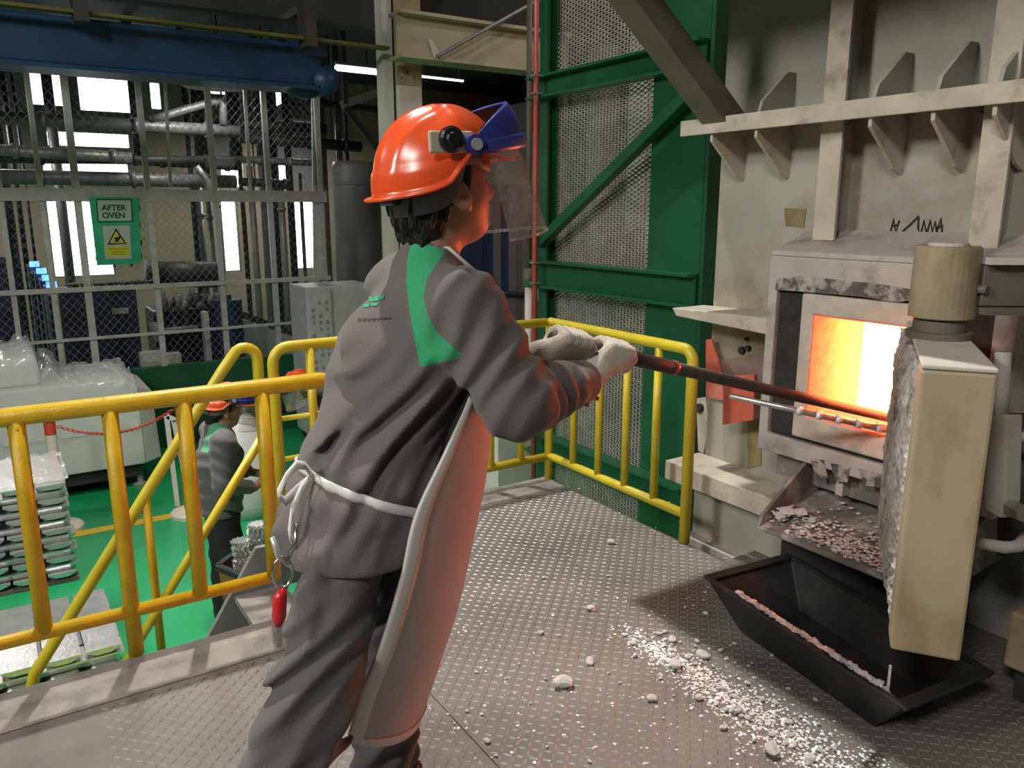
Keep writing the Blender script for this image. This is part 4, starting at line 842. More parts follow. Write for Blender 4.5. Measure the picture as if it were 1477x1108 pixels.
for x, y, s, lab in ((812, 990, .032, 'largest pale dross lump alone on the checker plate'), (851, 957, .020, 'second pale dross lump near the largest one'), (975, 963, .026, 'hollow grey dross lump at the pile edge'), (1014, 948, .024, 'flat bright dross flake at the top of the spill'),
                     (1062, 1028, .020, 'rounded dross lump in the middle of the spill'), (1112, 1086, .026, 'pale dross lump by the bottom frame edge'), (1168, 1098, .016, 'small dross lump beside the lump at the frame edge'), (1132, 1074, .012, 'small dross lump above the bottom edge lump'), (1044, 1052, .014, 'dross lump below the rounded one in the spill'),
                     (853, 880, .018, 'flat white dross chip in the middle of the platform'), (881, 784, .018, 'dross chip lying toward the yellow railing'), (1018, 887, .012, 'pale chip in the hood shadow'), (780, 914, .012, 'small chip left of the largest lump'), (702, 1070, .012, 'small chip by the apron hem'), (784, 834, .011, 'tiny chip half way to the far railing'), (913, 930, .014, 'angular chip above the spill'),
                     (940, 1010, .016, 'long flat flake left of the spill'), (970, 925, .018, 'bright flake at the upper edge of the spill'), (1008, 1008, .014, 'flake beside the middle of the spill')): chunk(x, y, s, lab)
for k in range(70):
    t0 = random.random(); px_ = 960+220*t0+random.gauss(0, 38); py_ = 925+150*t0+random.gauss(0, 24)
    if py_ < 1105: chunk(px_, py_, random.uniform(.005, .012), 'small pale dross crumb in the spill beside the trough', 'dross crumbs in the spill')
for k in range(40): chunk(random.uniform(640, 1000), random.uniform(760, 1100), random.uniform(.003, .007), 'tiny dross crumb strewn over the checker plate', 'dross crumbs strewn on the platform')
def flakes(name, pts, smin, smax, mat, **kw):
    V = []; Fc = []
    for p in pts:
        s = random.uniform(smin, smax); n = len(V); a = random.uniform(0, 6); h = s*random.uniform(.25, .7)
        for k in range(5): r = s*random.uniform(.6, 1.1); V.append((p[0]+r*math.cos(a+k*1.257), p[1]+r*math.sin(a+k*1.257), p[2]+random.uniform(0, h*.4)))
        V.append((p[0]+random.uniform(-.3, .3)*s, p[1]+random.uniform(-.3, .3)*s, p[2]+h)); Fc += [(n+k, n+(k+1) % 5, n+5) for k in range(5)]
    me = bpy.data.meshes.new(name); me.from_pydata(V, [], Fc); me.update(); return put(name, me, mat, **kw)
pts = []
for k in range(2600):
    t0 = random.random()**.8; w = .04+.11*t0; X = 1.80-.02*t0+random.gauss(0, w*.6)-.03; Y = 1.93-1.0*t0+random.gauss(0, .06); pts.append((X, Y, .001))
for k in range(450): p = onz(random.uniform(600, 1180), random.uniform(700, 1105), 0); pts.append((p.x, p.y, .001))
pts = [p for p in pts if p[0] > .95 and p[1] < 3.3 and not (p[0] > 1.93 and p[1] < 1.9)]
flakes('dross_dust', pts, .0015, .0075, 'dross', kind='stuff', label='fine pale dross flakes scattered over the checker plate')
pts = []
for k in range(1500):
    t0 = random.random(); e = (c[0]*.90+cen*.10).lerp(c[1]*.90+cen*.10, .15+.80*t0); d = abs(random.gauss(.0, .03)); pts.append((e.x-.012+d, e.y, PZ+.012-d*.9+random.uniform(-.006, .014)))
flakes('trough_dross_debris', pts, .005, .016, 'drossdark', kind='stuff', label='silvery dross caked along the near wall of the trough')
pts = []
for k in range(800):
    Y = 1.24+.55*random.random()**1.2; X = lx+.02+abs(random.gauss(.0, .09)); pts.append((X, Y, .292+.11*(X-lx)/(XS-lx)+random.uniform(-.006, .02)))
for k in range(80): pts.append((lx+.10+random.gauss(0, .03), 1.84+random.gauss(0, .02), .315+random.uniform(0, .03)))
flakes('chute_dross_debris', pts, .005, .014, 'drossdark', kind='stuff', label='silvery dross scraps lying on the chute under the furnace mouth')
for dx, dy, s in ((.10, 1.84, .03), (.13, 1.80, .025), (.07, 1.845, .02), (.12, 1.74, .016)):
    o = bpy.data.objects.new('dross_chunk', LM[random.randrange(7)]); COL.objects.link(o); o.location = (lx+dx, dy, .30+.11*dx/(XS-lx)); o.scale = (s, s, s); tag(o, 'white dross lump in the chute corner', 'dross', 'dross lumps in the chute corner')
sh = thing('dross_shard', 'upright silvery dross shard at the trough corner', 'dross', (1.83, 1.0, .25))
q = c[1].lerp(cen, .2)
MB().prism([(q.x, q.y, .06), (q.x+.03, q.y+.02, .06), (q.x+.02, q.y+.012, .22)], (.004, -.006, 0)).build('shard', 'drossdark', sh)
# ================================================================== people: signed-distance bodies and clothes meshed by surface nets
def A3(p): return np.array(p, dtype=np.float32)
def cone(P, a, b, ra, rb, sc=None, pv=None):
    """tapered capsule; sc: per-axis stretch about the pivot pv"""
    a, b = A3(a), A3(b)
    if sc is not None:
        sc = A3(sc); pv = A3(pv) if pv is not None else a; P = tuple((P[i]-pv[i])/sc[i]+pv[i] for i in range(3)); a = (a-pv)/sc+pv; b = (b-pv)/sc+pv
    ba = b-a; L2 = float(ba@ba)+1e-9
    t = np.clip(((P[0]-a[0])*ba[0]+(P[1]-a[1])*ba[1]+(P[2]-a[2])*ba[2])/L2, 0, 1)
    return np.sqrt((P[0]-a[0]-t*ba[0])**2+(P[1]-a[1]-t*ba[1])**2+(P[2]-a[2]-t*ba[2])**2)-(ra+(rb-ra)*t)
def ell(P, c, r):
    q = np.sqrt(((P[0]-c[0])/r[0])**2+((P[1]-c[1])/r[1])**2+((P[2]-c[2])/r[2])**2); return (q-1)*min(r)
def smin(a, b, k): h = np.clip(.5+.5*(b-a)/k, 0, 1); return b*(1-h)+a*h-k*h*(1-h)
def smax(a, b, k): return -smin(-a, -b, k)
def plane(P, p, n): n = A3(n); n = n/np.linalg.norm(n); return (P[0]-p[0])*n[0]+(P[1]-p[1])*n[1]+(P[2]-p[2])*n[2]
def nets(fn, lo, hi, h, name, smooth=1):
    lo, hi = np.array(lo, float), np.array(hi, float); n = np.ceil((hi-lo)/h).astype(int)+1
    ax = [(lo[i]+h*np.arange(n[i])).astype(np.float32) for i in range(3)]
    P = np.meshgrid(*ax, indexing='ij'); D = fn(tuple(P)).astype(np.float32); del P
    S = D < 0
    cnt = np.zeros(tuple(n-1), np.float32); acc = [np.zeros(tuple(n-1), np.float32) for _ in range(3)]
    sl = lambda o: tuple(slice(o[i], n[i]-1+o[i]) for i in range(3))
    corners = [(i, j, k) for i in (0, 1) for j in (0, 1) for k in (0, 1)]
    for c0 in corners:
        for a in range(3):
            if c0[a]: continue
            c1 = list(c0); c1[a] = 1; d0, d1 = D[sl(c0)], D[sl(c1)]; m = (d0 < 0) != (d1 < 0)
            t = np.where(m, d0/np.where(m, d0-d1, 1), 0)
            cnt += m
            for b in range(3): acc[b] += m*(c0[b]+(t if b == a else 0))
    act = cnt > 0; idx = -np.ones(tuple(n-1), np.int64); ii = np.argwhere(act); idx[act] = np.arange(len(ii))
    V = np.stack([acc[b][act]/cnt[act] for b in range(3)], 1); V = lo+(V+ii)*h
    F = []
    for a in range(3):
        b, c_ = (a+1) % 3, (a+2) % 3
        s0 = [slice(0, n[i]) for i in range(3)]; s1 = list(s0); s0[a] = slice(0, n[a]-1); s1[a] = slice(1, n[a])
        A_, B_ = S[tuple(s0)], S[tuple(s1)]; E_ = np.argwhere(A_ != B_)
        E_ = E_[(E_[:, b] > 0) & (E_[:, c_] > 0) & (E_[:, b] < n[b]-1) & (E_[:, c_] < n[c_]-1)]
        ins = A_[tuple(E_.T)]
        q = []
        for db, dc_ in ((0, 0), (-1, 0), (-1, -1), (0, -1)):
            e = E_.copy(); e[:, b] += db; e[:, c_] += dc_; q.append(idx[tuple(e.T)])
        q = np.stack(q, 1); q[~ins] = q[~ins][:, ::-1]; F.append(q)
    F = np.concatenate(F); F = F[(F >= 0).all(1)]
    for _ in range(smooth):      # light relaxation
        ed = np.concatenate([F[:, [0, 1]], F[:, [1, 2]], F[:, [2, 3]], F[:, [3, 0]]]); s = np.zeros_like(V); k = np.zeros(len(V))
        np.add.at(s, ed[:, 0], V[ed[:, 1]]); np.add.at(k, ed[:, 0], 1); np.add.at(s, ed[:, 1], V[ed[:, 0]]); np.add.at(k, ed[:, 1], 1)
        V = V*.5+.5*s/np.maximum(k, 1)[:, None]
    me = bpy.data.meshes.new(name); me.vertices.add(len(V)); me.vertices.foreach_set('co', V.astype(np.float32).ravel())
    me.loops.add(F.size); me.loops.foreach_set('vertex_index', F.astype(np.int32).ravel()); me.polygons.add(len(F)); me.polygons.foreach_set('loop_start', np.arange(0, F.size, 4, dtype=np.int32))
    me.update(calc_edges=True); me.validate(); return me, V
def frame(yaw, pitch=0, roll=0):
    """columns: forward, left, up"""
    return (Matrix.Rotation(yaw, 3, 'Z') @ Matrix.Rotation(-pitch, 3, 'Y') @ Matrix.Rotation(roll, 3, 'X'))
def tolocal(P, R, c):
    R = np.array(R); d = [P[i]-c[i] for i in range(3)]; return tuple(R[0, j]*d[0]+R[1, j]*d[1]+R[2, j]*d[2] for j in range(3))

def jacket_mat(name, base, green, logo=None):
    m = M(name, base, .85, var=.08, vs=5, bump=.22, bs=280, sheen=.15); nt = m.node_tree; N = nt.nodes; L = nt.links; b = N['Principled BSDF']
    src = b.inputs['Base Color'].links[0].from_socket
    at = N.new('ShaderNodeAttribute'); at.attribute_name = 'panel'
    mr = N.new('ShaderNodeMapRange'); mr.inputs['From Min'].default_value = -.001; mr.inputs['From Max'].default_value = .001; L.new(at.outputs['Fac'], mr.inputs['Value'])
    mx = N.new('ShaderNodeMix'); mx.data_type = 'RGBA'; L.new(mr.outputs[0], mx.inputs['Factor']); L.new(src, mx.inputs['A']); mx.inputs['B'].default_value = (*green, 1)
    L.new(mx.outputs['Result'], b.inputs['Base Color']); return m
mt['jacket'] = jacket_mat('grey_work_jacket', (.108, .096, .096), (.018, .30, .125))
mt['jacket2'] = jacket_mat('grey_work_jacket_second', (.10, .10, .105), (.10, .36, .20))
def poly_sd(x, z, poly):
    """signed distance to a 2-D outline, positive inside"""
    d = np.full(x.shape, 1e9); ins = np.zeros(x.shape, bool); n = len(poly)
    for i in range(n):
        (x0, z0), (x1, z1) = poly[i], poly[(i+1) % n]; ex, ez = x1-x0, z1-z0
        t = np.clip(((x-x0)*ex+(z-z0)*ez)/(ex*ex+ez*ez), 0, 1); d = np.minimum(d, np.hypot(x-x0-t*ex, z-z0-t*ez))
        cnd = (z0 > z) != (z1 > z); xi = x0+(z-z0)*ex/np.where(abs(ez) < 1e-9, 1e-9, ez); ins ^= cnd & (x < xi)
    return np.where(ins, d, -d)
def set_attr(me, name, vals): a = me.attributes.new(name, 'FLOAT', 'POINT'); a.data.foreach_set('value', vals.astype(np.float32))
def ridge(P, k, ph, warp=.0, wk=9.0):
    q = P[0]*k[0]+P[1]*k[1]+P[2]*k[2]+ph
    if warp: q = q+warp*np.sin(P[0]*wk+P[2]*wk*1.3+ph)+warp*.7*np.sin(P[1]*wk*1.7-P[2]*wk*.8+ph*2)
    s = np.sin(q); return s*np.abs(s)**.0*.5+.5

def head_sdf(P):
    d = ell(P, (-.005, 0, .035), (.100, .080, .108)); d = smin(d, ell(P, (.028, 0, -.045), (.070, .060, .082)), .04)
    d = smin(d, ell(P, (.066, 0, -.088), (.026, .028, .022)), .03); d = smin(d, ell(P, (.045, -.035, -.02), (.034, .024, .03)), .03); d = smin(d, ell(P, (.045, .035, -.02), (.034, .024, .03)), .03)
    d = smin(d, cone(P, (.094, 0, .012), (.112, 0, -.024), .010, .015), .016)
    d = smin(d, cone(P, (.088, -.03, .03), (.088, .03, .03), .012, .012), .02)
    for s in (-1, 1):
        d = smax(d, -ell(P, (.098, .031*s, .012), (.016, .018, .010)), .014); d = smin(d, ell(P, (.082, .031*s, .012), (.012, .014, .012)), .004)
    d = smin(d, cone(P, (.092, -.018, -.052), (.092, .018, -.052), .009, .009), .01); d = smin(d, cone(P, (.089, -.015, -.066), (.089, .015, -.066), .009, .009), .008)
    for s in (-1, 1):
        Q = (P[0]+.004+.25*(P[2]), P[1]-s*.088, P[2]+.012); e = ell(Q, (0, 0, 0), (.025, .015, .040)); e = smax(e, -ell(Q, (.004, s*.010, .004), (.012, .008, .022)), .006); e = smin(e, ell(Q, (.004, 0, -.026), (.010, .008, .012)), .008)
        d = smin(d, e, .006)
    return d
def hair_sdf(P):
    d = ell(P, (-.012, 0, .030), (.108, .090, .116)); nz = .005*np.sin(P[1]*240+P[2]*30)+.004*np.sin(P[0]*190-P[2]*40+P[1]*60)
    back = ell(P, (-.060, 0, -.055), (.052, .066, .070)); d = smin(d, back, .03)
    cut = plane(P, (.012, 0, 0), (1, 0, -.25)); d = smax(d, cut, .01)               # nothing in front of the ears
    d = smin(d, smax(ell(P, (.022, -.078, .02), (.018, .012, .034)), plane(P, (0, 0, -.015), (0, 0, -1)), .005), .01); d = smin(d, smax(ell(P, (.022, .078, .02), (.018, .012, .034)), plane(P, (0, 0, -.015), (0, 0, -1)), .005), .01)
    low = plane(P, (-.05, 0, -.105), (.35, 0, -1)); d = smax(d, low+nz*1.5, .008)
    for s in (-1, 1): d = smax(d, -ell(P, (.000, s*.090, -.002), (.024, .022, .040)), .006)
    d = smax(d, plane(P, (-.02, 0, -.02), (.9, 0, -.5))-.035, .01)
    return d+nz

def helmet(root, R, c0, detail=True):
    """hard hat with visor bracket and clear shield; local frame forward, left, up"""
    R4 = R.to_4x4(); R4.translation = c0
    X = lambda p: R4 @ Vector(p)
    def rim(th):      # rim height around the hat: low at the back, arched over the ear, level in front
        cth = math.cos(th); s = abs(math.sin(th)); z = .008*cth
        e = math.exp(-((cth-.18)/.42)**2)*s; return z+.030*e+(-.030 if cth < -.2 else -.030*max(0, (.1-cth)/.3) if cth < .1 else 0)*min(1, (1-s*.0))
    n, m = 96, 26; gr = []
    for j in range(m+1):
        row = []; f = j/m; ph = f*math.pi/2
        for i in range(n):
            th = 2*math.pi*i/n; cx, sy = math.cos(th), math.sin(th)
            A, B, H = (.146 if cx < 0 else .136), .115, .122
            rr = math.cos(ph)**.80; z0 = rim(th); x, y, z = A*cx*rr, B*sy*rr, z0*(1-f)**1.0+(H)*math.sin(ph)**1.05
            # raised crown ridge and two side ribs
            g = .006*math.exp(-(y/.020)**4)*min(1, f*3)+.004*math.exp(-((abs(y)-.055)/.010)**2)*min(1, f*4)*(1 if f < .85 else 0)
            z += g*1.2; k = 1+g*2
            # lower band step
            if f < .22: k *= 1.022
            row.append(X((x*k, y*k, z)))
        gr.append(row)
    mb = MB(); rows = []
    # flared lip, long peak in front
    lip = []
    for i in range(n):
        th = 2*math.pi*i/n; cx, sy = math.cos(th), math.sin(th); A, B = (.146 if cx < 0 else .136), .115
        e = .011+.034*max(0, cx-.35)**1.0/.65*(1 if cx > .35 else 0)+.006*max(0, -cx)
        lip.append(X(((A*1.022+e)*cx, (B*1.022+e*.8)*sy, rim(th)-.006-.010*max(0, cx)*0)))
    G = [lip]+gr; v = [p for r in G for p in r]; f = [(i*n+k, i*n+(k+1) % n, (i+1)*n+(k+1) % n, (i+1)*n+k) for i in range(len(G)-1) for k in range(n)]
    h = MB().add(v, f).build('hard_hat', 'orange', root, smooth=True, solid=.004)
    # edge bead
    MB().tube(lip+[lip[0]], .0035, 6, False).build('rim_bead', 'orange', h, smooth=True)
    # visor bracket: blue shell in front, standing off the hat
    def vis(th, f):
        cx, sy = math.cos(th), math.sin(th); ph = f*math.pi/2*.80; off = .014+.028*max(0, cx)
        rr = math.cos(ph)**.8; return X(((.136+off)*cx*rr+.022, (.116+off*.6)*sy*rr, (.028+.006*cx+(.118+off*.6)*math.sin(ph))))
    TH = 1.50; gr = []
    for j in range(13):
        f0 = j/12; row = []
        for i in range(37):
            u = -1+2*i/36; top = .36*(1-abs(u)**3.0)+.16; row.append(vis(u*TH, -.04+f0*(top+.04)))
        gr.append(row)
    vb = MB().sheet(gr).build('visor_bracket', 'bluevis', h, smooth=True, solid=.005)
    # dark underside behind the bracket
    gr2 = [[X((R4.inverted() @ p)*.97+Vector((-.004, 0, .0))) for p in r[2:-2]] for r in gr[2:]]
    MB().sheet(gr2).build('bracket_lining', 'blackpl', h, smooth=True)
    # lower band of the bracket
    band = [[vis(-TH+2*TH*i/36, -.06+.17*j/3)+(R @ Vector((.005*math.cos(-TH+2*TH*i/36), .004*math.sin(-TH+2*TH*i/36), 0))) for i in range(37)] for j in range(4)]
    MB().sheet(band).build('bracket_band', 'bluevis', h, smooth=True, solid=.005)
    # clear shield
    gr = []
    for j in range(21):
        f0 = j/20; row = []
        for i in range(33):
            th = -1.30+2.60*i/32; cx, sy = math.cos(th), math.sin(th); e = .034+.050*f0
            row.append(X(((.136+e)*cx+.014+.006*f0, (.117+e*.25)*sy, .040-.200*f0)))
        gr.append(row)
    MB().sheet(gr).build('face_shield', 'shield', h, smooth=True)
    MB().tube(gr[-1], .003, 6).build('shield_edge', 'shield', h, smooth=True)
    # ear-side fittings
    for s in (-1, 1):
        d = R @ Vector((0, s, 0)); p = X((-.022, s*.117, .055))
        MB().bar(p+(R @ Vector((-.045, 0, 0))), p+(R @ Vector((.050, s*.002, -.010))), .010, .042, up=R @ Vector((0, 0, 1))).build('side_clip', 'beige', h, .004)
        MB().tube([p+d*.004, p+d*.014, p+d*.018], [.026, .026, .021], 22).build('ear_knob', 'blackpl', h)
        MB().tube([p+d*.018, p+d*.023], [.015, .012], 18).build('knob_boss', 'blackpl', h)
        q = X((.026, s*.124, .040)); MB().tube([q+d*.0, q+d*.014], .020, 20).build('pivot_disc', 'bluevis', h)
        MB().tube([q+d*.014, q+d*.019], .012, 16).build('pivot_bolt', 'bolt', h)
        MB().box((-.007, -.003, -.012), (.007, .003, .006)).build('strap_lug', 'orange', h, .001).matrix_world = R4 @ Matrix.Translation((.055, s*.115, .012))
    # suspension band under the rim
    gr = []
    for j in range(3): gr.append([X(((.118 if math.cos(t) < 0 else .112)*math.cos(t), .100*math.sin(t), rim(t)+.012-.020*j*(1+.5*(math.cos(t) < 0)))) for t in [2*math.pi*i/48 for i in range(49)]])
    MB().sheet(gr).build('headband', 'greypl', h, smooth=True, solid=.004)
    b = MB().bar(X((-.118, -.04, -.045)), X((-.118, .04, -.045)), .022, .03, up=R @ Vector((0, 0, 1))).build('ratchet', 'blackpl', h, .006)
    return h

def fold(P, t):        # 0..1 crest pattern
    return np.sin(t)

def grip(root, rod_p, a, e1, e2, r, wrist, flipa=1, name='glove', res=.0042):
    """knitted glove closed on a rod: a rod axis, e1 from the rod to the knuckles, e2 the way the fingers wrap"""
    rod_p, a, e1, e2 = [Vector(v) for v in (rod_p, a, e1, e2)]; wrist = Vector(wrist)
    chains = []; rf = r+.010
    for j, (s, L_, rad) in enumerate(((-.034, 250, .0112), (-.0115, 265, .0118), (.0115, 260, .0115), (.034, 235, .0100))):
        pts = []
        for k in range(7):
            ph = math.radians(-22+L_*k/6); pts.append(rod_p+a*(s*flipa)+(e1*math.cos(ph)+e2*math.sin(ph))*(rf+(.010 if k == 0 else 0)))
        chains.append((pts, rad))
    kn = [c_[0][0] for c_ in chains]
    tb = rod_p+a*(-.045*flipa)+(wrist-rod_p)*.45; tp = [tb, rod_p+a*(-.062*flipa)-e2*.012+e1*.012, rod_p+a*(-.056*flipa)-e2*(rf)*.9-e1*.012, rod_p+a*(-.036*flipa)-e2*rf*.6-e1*(rf)*.9]
    wdir_ = (wrist-(rod_p+e1*.02)).normalized()
    def fn(P):
        d = None
        for pts, rad in chains:
            e = None
            for k in range(6):
                c_ = cone(P, pts[k], pts[k+1], rad*(1 if k else 1.1), rad*.97); e = c_ if e is None else np.minimum(e, c_)
            d = e if d is None else smin(d, e, .004)
        p_ = None
        for k in kn:
            c_ = cone(P, k, wrist.lerp(rod_p+e1*.02, .25)+(k-rod_p).project(a)*.55, .0145, .021); p_ = c_ if p_ is None else smin(p_, c_, .014)
        d = smin(d, p_, .009)
        e = None
        for k in range(3): c_ = cone(P, tp[k], tp[k+1], (.019, .0145, .013)[k], (.0145, .013, .011)[k]); e = c_ if e is None else smin(e, c_, .006)
        d = smin(d, e, .008)
        d = smin(d, cone(P, wrist.lerp(rod_p+e1*.02, .3), wrist+wdir_*.012, .031, .035), .02)
        cuff = cone(P, wrist+wdir_*.006, wrist+wdir_*.030, .041, .043); d = smin(d, cuff, .006); tq = (P[0]-wrist.x)*wdir_.x+(P[1]-wrist.y)*wdir_.y+(P[2]-wrist.z)*wdir_.z; d = d-.0018*np.sin(tq*330)*(tq > 0)
        d = smax(d, plane(P, wrist+wdir_*.040, wdir_), .004)
        return d+.0006*np.sin(P[0]*900+P[2]*500)
    c_ = rod_p.lerp(wrist, .5); R_ = .14
    me, V = nets(fn, c_-Vector((R_,)*3), c_+Vector((R_,)*3), res, name)
    return put(name, me, 'glove', root, smooth='keep')

# ------------------------------------------------------------------ the worker in front of the furnace
ROD0 = Vector((1.045, 1.437, 1.192)); ROD1 = Vector((2.60, 1.546, .760)); rd = (ROD1-ROD0).normalized()
HR = ROD0+rd*.185; HL = ROD0+rd*.045                        # hands on the rod
YC = 1.56
J = dict(pel=(.600, YC, .86), wai=(.640, YC, .985), che=(.735, YC, 1.165), nek=(.800, YC, 1.350), hd=(.832, 1.555, 1.522),
         sR=(.782, YC-.180, 1.285), sL=(.820, YC+.175, 1.290), eR=(.850, 1.285, 1.105), wR=HR+Vector((-.090, -.030, -.050)), eL=(.930, 1.78, 1.09), wL=HL+Vector((-.088, .030, -.040)),
         hR=(.585, YC-.085, .845), hL=(.620, YC+.090, .845), kR=(.455, 1.455, .475), kL=(.745, 1.665, .470), aR=(.225, 1.43, .105), aL=(.690, 1.66, .095))
def body_fn(J, R, hc, k=1.0):
    def fn(P):
        Y = (1, 1.42, 1); d = cone(P, J['pel'], J['che'], .090*k, .092*k, Y, J['pel']); d = smin(d, cone(P, J['che'], J['nek'], .088*k, .052*k, Y, J['che']), .04)
        hv = Vector(hc); nk = hv+R @ Vector((-.022, 0, -.075)); d = smin(d, cone(P, J['nek'], nk, .062*k, .054*k), .03)
        d = smin(d, head_sdf(tolocal(P, R, hc)), .025)
        for s in 'RL':
            d = smin(d, cone(P, J['s'+s], J['e'+s], .050*k, .040*k), .03); d = smin(d, cone(P, J['e'+s], J['w'+s], .039*k, .029*k), .015)
            d = smin(d, cone(P, J['h'+s], J['k'+s], .078*k, .055*k), .03); d = smin(d, cone(P, J['k'+s], J['a'+s], .054*k, .036*k), .02)
            if 'm'+s in J: d = smin(d, cone(P, J['w'+s], J['m'+s], .026*k, .030*k), .01)
        return d
    return fn
def bounds(J, keys, m): p = np.array([tuple(J[k]) for k in keys]); return p.min(0)-m, p.max(0)+m
HRot = frame(math.radians(-3), math.radians(8))
lo, hi = bounds(J, J.keys(), .16); hi[2] = J['hd'][2]+.17; lo[2] = .03
me, V = nets(body_fn(J, HRot, J['hd']), lo, hi, .0075, 'person')
wk = put('person', me, 'skin', None, smooth='keep', label='worker in grey jacket and apron pushing a rod into the furnace', cat='person')
me, V = nets(lambda P: hair_sdf(tolocal(P, HRot, J['hd'])), Vector(J['hd'])-Vector((.17,)*3), Vector(J['hd'])+Vector((.17,)*3), .0045, 'hair', 0)
put('hair', me, 'hair', wk, smooth='keep')
hcn = Vector(J['hd'])+HRot @ Vector((.0, 0, .040))
helmet(wk, HRot, hcn)

def jacket_fn(P):
    Y = (1, 1.36, 1); pv = (0, YC, 0)
    d = cone(P, (.590, YC, .775), (.632, YC, .90), .150, .134, Y, pv); d = smin(d, cone(P, (.632, YC, .90), (.735, YC, 1.17), .130, .126, Y, pv), .04); d = smin(d, cone(P, (.735, YC, 1.17), (.792, YC, 1.30), .122, .078, Y, pv), .05)
    d = smin(d, cone(P, J['sR'], J['sL'], .070, .070), .045); d = smin(d, cone(P, J['nek'], (.812, YC, 1.375), .076, .070), .03)
    # waist pulled in by the apron string
    ws = plane(P, (.63, YC, .892), (.38, 0, .92)); d = d+.014*np.exp(-(ws/.022)**2)*(P[2] < 1.1)
    # torso folds sweeping from the waist up to the armhole
    w1 = np.exp(-((P[2]-1.03)/.15)**2); w2 = np.exp(-((P[2]-.83)/.05)**2)
    d = d+.017*w1*(np.sqrt(np.sin(P[0]*42-P[2]*30+P[1]*9+.9*np.sin(P[2]*11+P[1]*7)+.8)**2+.05)-.66)+.006*w1*np.sin(P[0]*105-P[2]*86-P[1]*30+1.5*np.sin(P[2]*19-P[1]*8))
    d = d+.009*w2*np.sin(P[1]*46+P[0]*38-P[2]*20+1.2*np.sin(P[2]*21+P[0]*5))+.0035*np.sin(P[0]*31+P[1]*27-P[2]*25)
    hem = plane(P, (.58, YC, .768), (.06, 0, -1)); d = smax(d, hem+.004*np.sin(P[1]*30+P[0]*20), .012)
    for s in 'RL':
        a, e, w = [Vector(J[q+s]) for q in 'sew']; dw = (w-e).normalized(); we = w-dw*.030
        u = cone(P, a, e, .084, .074)
        t1 = ((P[0]-e.x)*(e-a).normalized().x+(P[1]-e.y)*(e-a).normalized().y+(P[2]-e.z)*(e-a).normalized().z)
        u = u+.010*np.exp(-((t1+.07)/.10)**2)*(np.sqrt(np.sin(t1*34+P[0]*26-P[1]*12+.8*np.sin(P[1]*24+P[2]*9))**2+.05)-.66)+.004*np.sin(t1*70+P[0]*60-P[1]*30+np.sin(P[2]*30))+.003*np.sin(P[0]*44+P[2]*38+P[1]*20)
        f = cone(P, e, we, .073, .050); t2 = (P[0]-e.x)*dw.x+(P[1]-e.y)*dw.y+(P[2]-e.z)*dw.z
        f = f+.006*np.sin(t2*105+P[2]*42+1.2*np.sin(P[1]*33+P[2]*20))*np.exp(-((t2-.12)/.10)**2)
        f = smax(f, plane(P, we+dw*.012, dw), .008)
        d = smin(d, smin(u, f, .03), .035)
    # neck opening
    d = smax(d, -cone(P, (.815, YC, 1.375), (.84, YC, 1.48), .062, .072), .008)
    return d
lo, hi = bounds(J, ('pel', 'nek', 'sR', 'sL', 'eR', 'eL', 'wR', 'wL'), .17); lo[0] = .38; lo[2] = .74; hi[2] = 1.45
me, V = nets(jacket_fn, lo, hi, .0062, 'jacket')
def XZ(x, y, Y): p = ony(x, y, Y); return (p.x, p.z)
# sewn-in green yoke, its outline laid on the near half of the jacket
yoke = [(594, 348), (618, 352), (643, 362), (628, 382), (615, 404), (611, 430), (617, 456), (632, 482), (668, 512), (655, 518), (632, 524), (606, 530), (600, 500), (591, 450), (586, 405), (588, 372)]
Dv = V-np.array([0, 0, HC]); dep = Dv @ np.array(FW); pu = IW/2+FPX*(Dv @ np.array(RT))/dep; pvv = IH/2-FPX*(Dv @ np.array(UP))/dep
sd = poly_sd(pu, pvv, yoke)*.0014; nrm = np.zeros((len(V), 3), np.float32); me.vertices.foreach_get('normal', nrm.ravel()) if False else None
nrm = np.array([v_.normal[:] for v_ in me.vertices]); sd = np.where(((nrm*Dv).sum(1) < 0) & (V[:, 1] < YC+.06), sd, -.02)
set_attr(me, 'panel', sd); jk = put('jacket', me, 'jacket', wk, smooth='keep')
# printed mark on the back
def surf(fn, o, d, t1=.5):
    o, d = Vector(o), Vector(d).normalized(); t = 0.0
    for _ in range(80):
        p = o+d*t; v = float(fn(tuple(np.array([c_], np.float32) for c_ in p))[0])
        if v < .0008: return p
        t += max(v*.6, .001)
        if t > t1: return None
    return o+d*t
def bump_patch(cxy, pts, name, mat, par):
    P = []
    for x, y in pts:
        d = _ray(x, y).normalized(); p = surf(jacket_fn, Vector((0, 0, HC))+d*1.2, d, 1.0)
        if p: P.append(p-d*.002)
    if len(P) == len(pts): MB().prism(P, (_ray(*pts[0]).normalized())*-.001).build(name, mat, par)
mt['markgreen'] = M('green_print', (.03, .30, .14), .8); mt['markgrey'] = M('dark_print', (.06, .055, .055), .85)
for x0, x1, y0, y1 in ((524, 531, 430, 437), (532, 539, 428, 435), (540, 546, 427, 434), (547, 554, 426, 432), (525, 533, 438, 443), (535, 545, 437, 441)): bump_patch(None, ((x0, y0), (x1, y0-.5), (x1-1, y1), (x0-1, y1)), 'back_print', 'markgreen', jk)
for k in range(7): x = 516+7*k; bump_patch(None, ((x, 459-k*.3), (x+5, 459-k*.3), (x+4.5, 462-k*.3), (x-.5, 462-k*.3)), 'back_print', 'markgrey', jk)

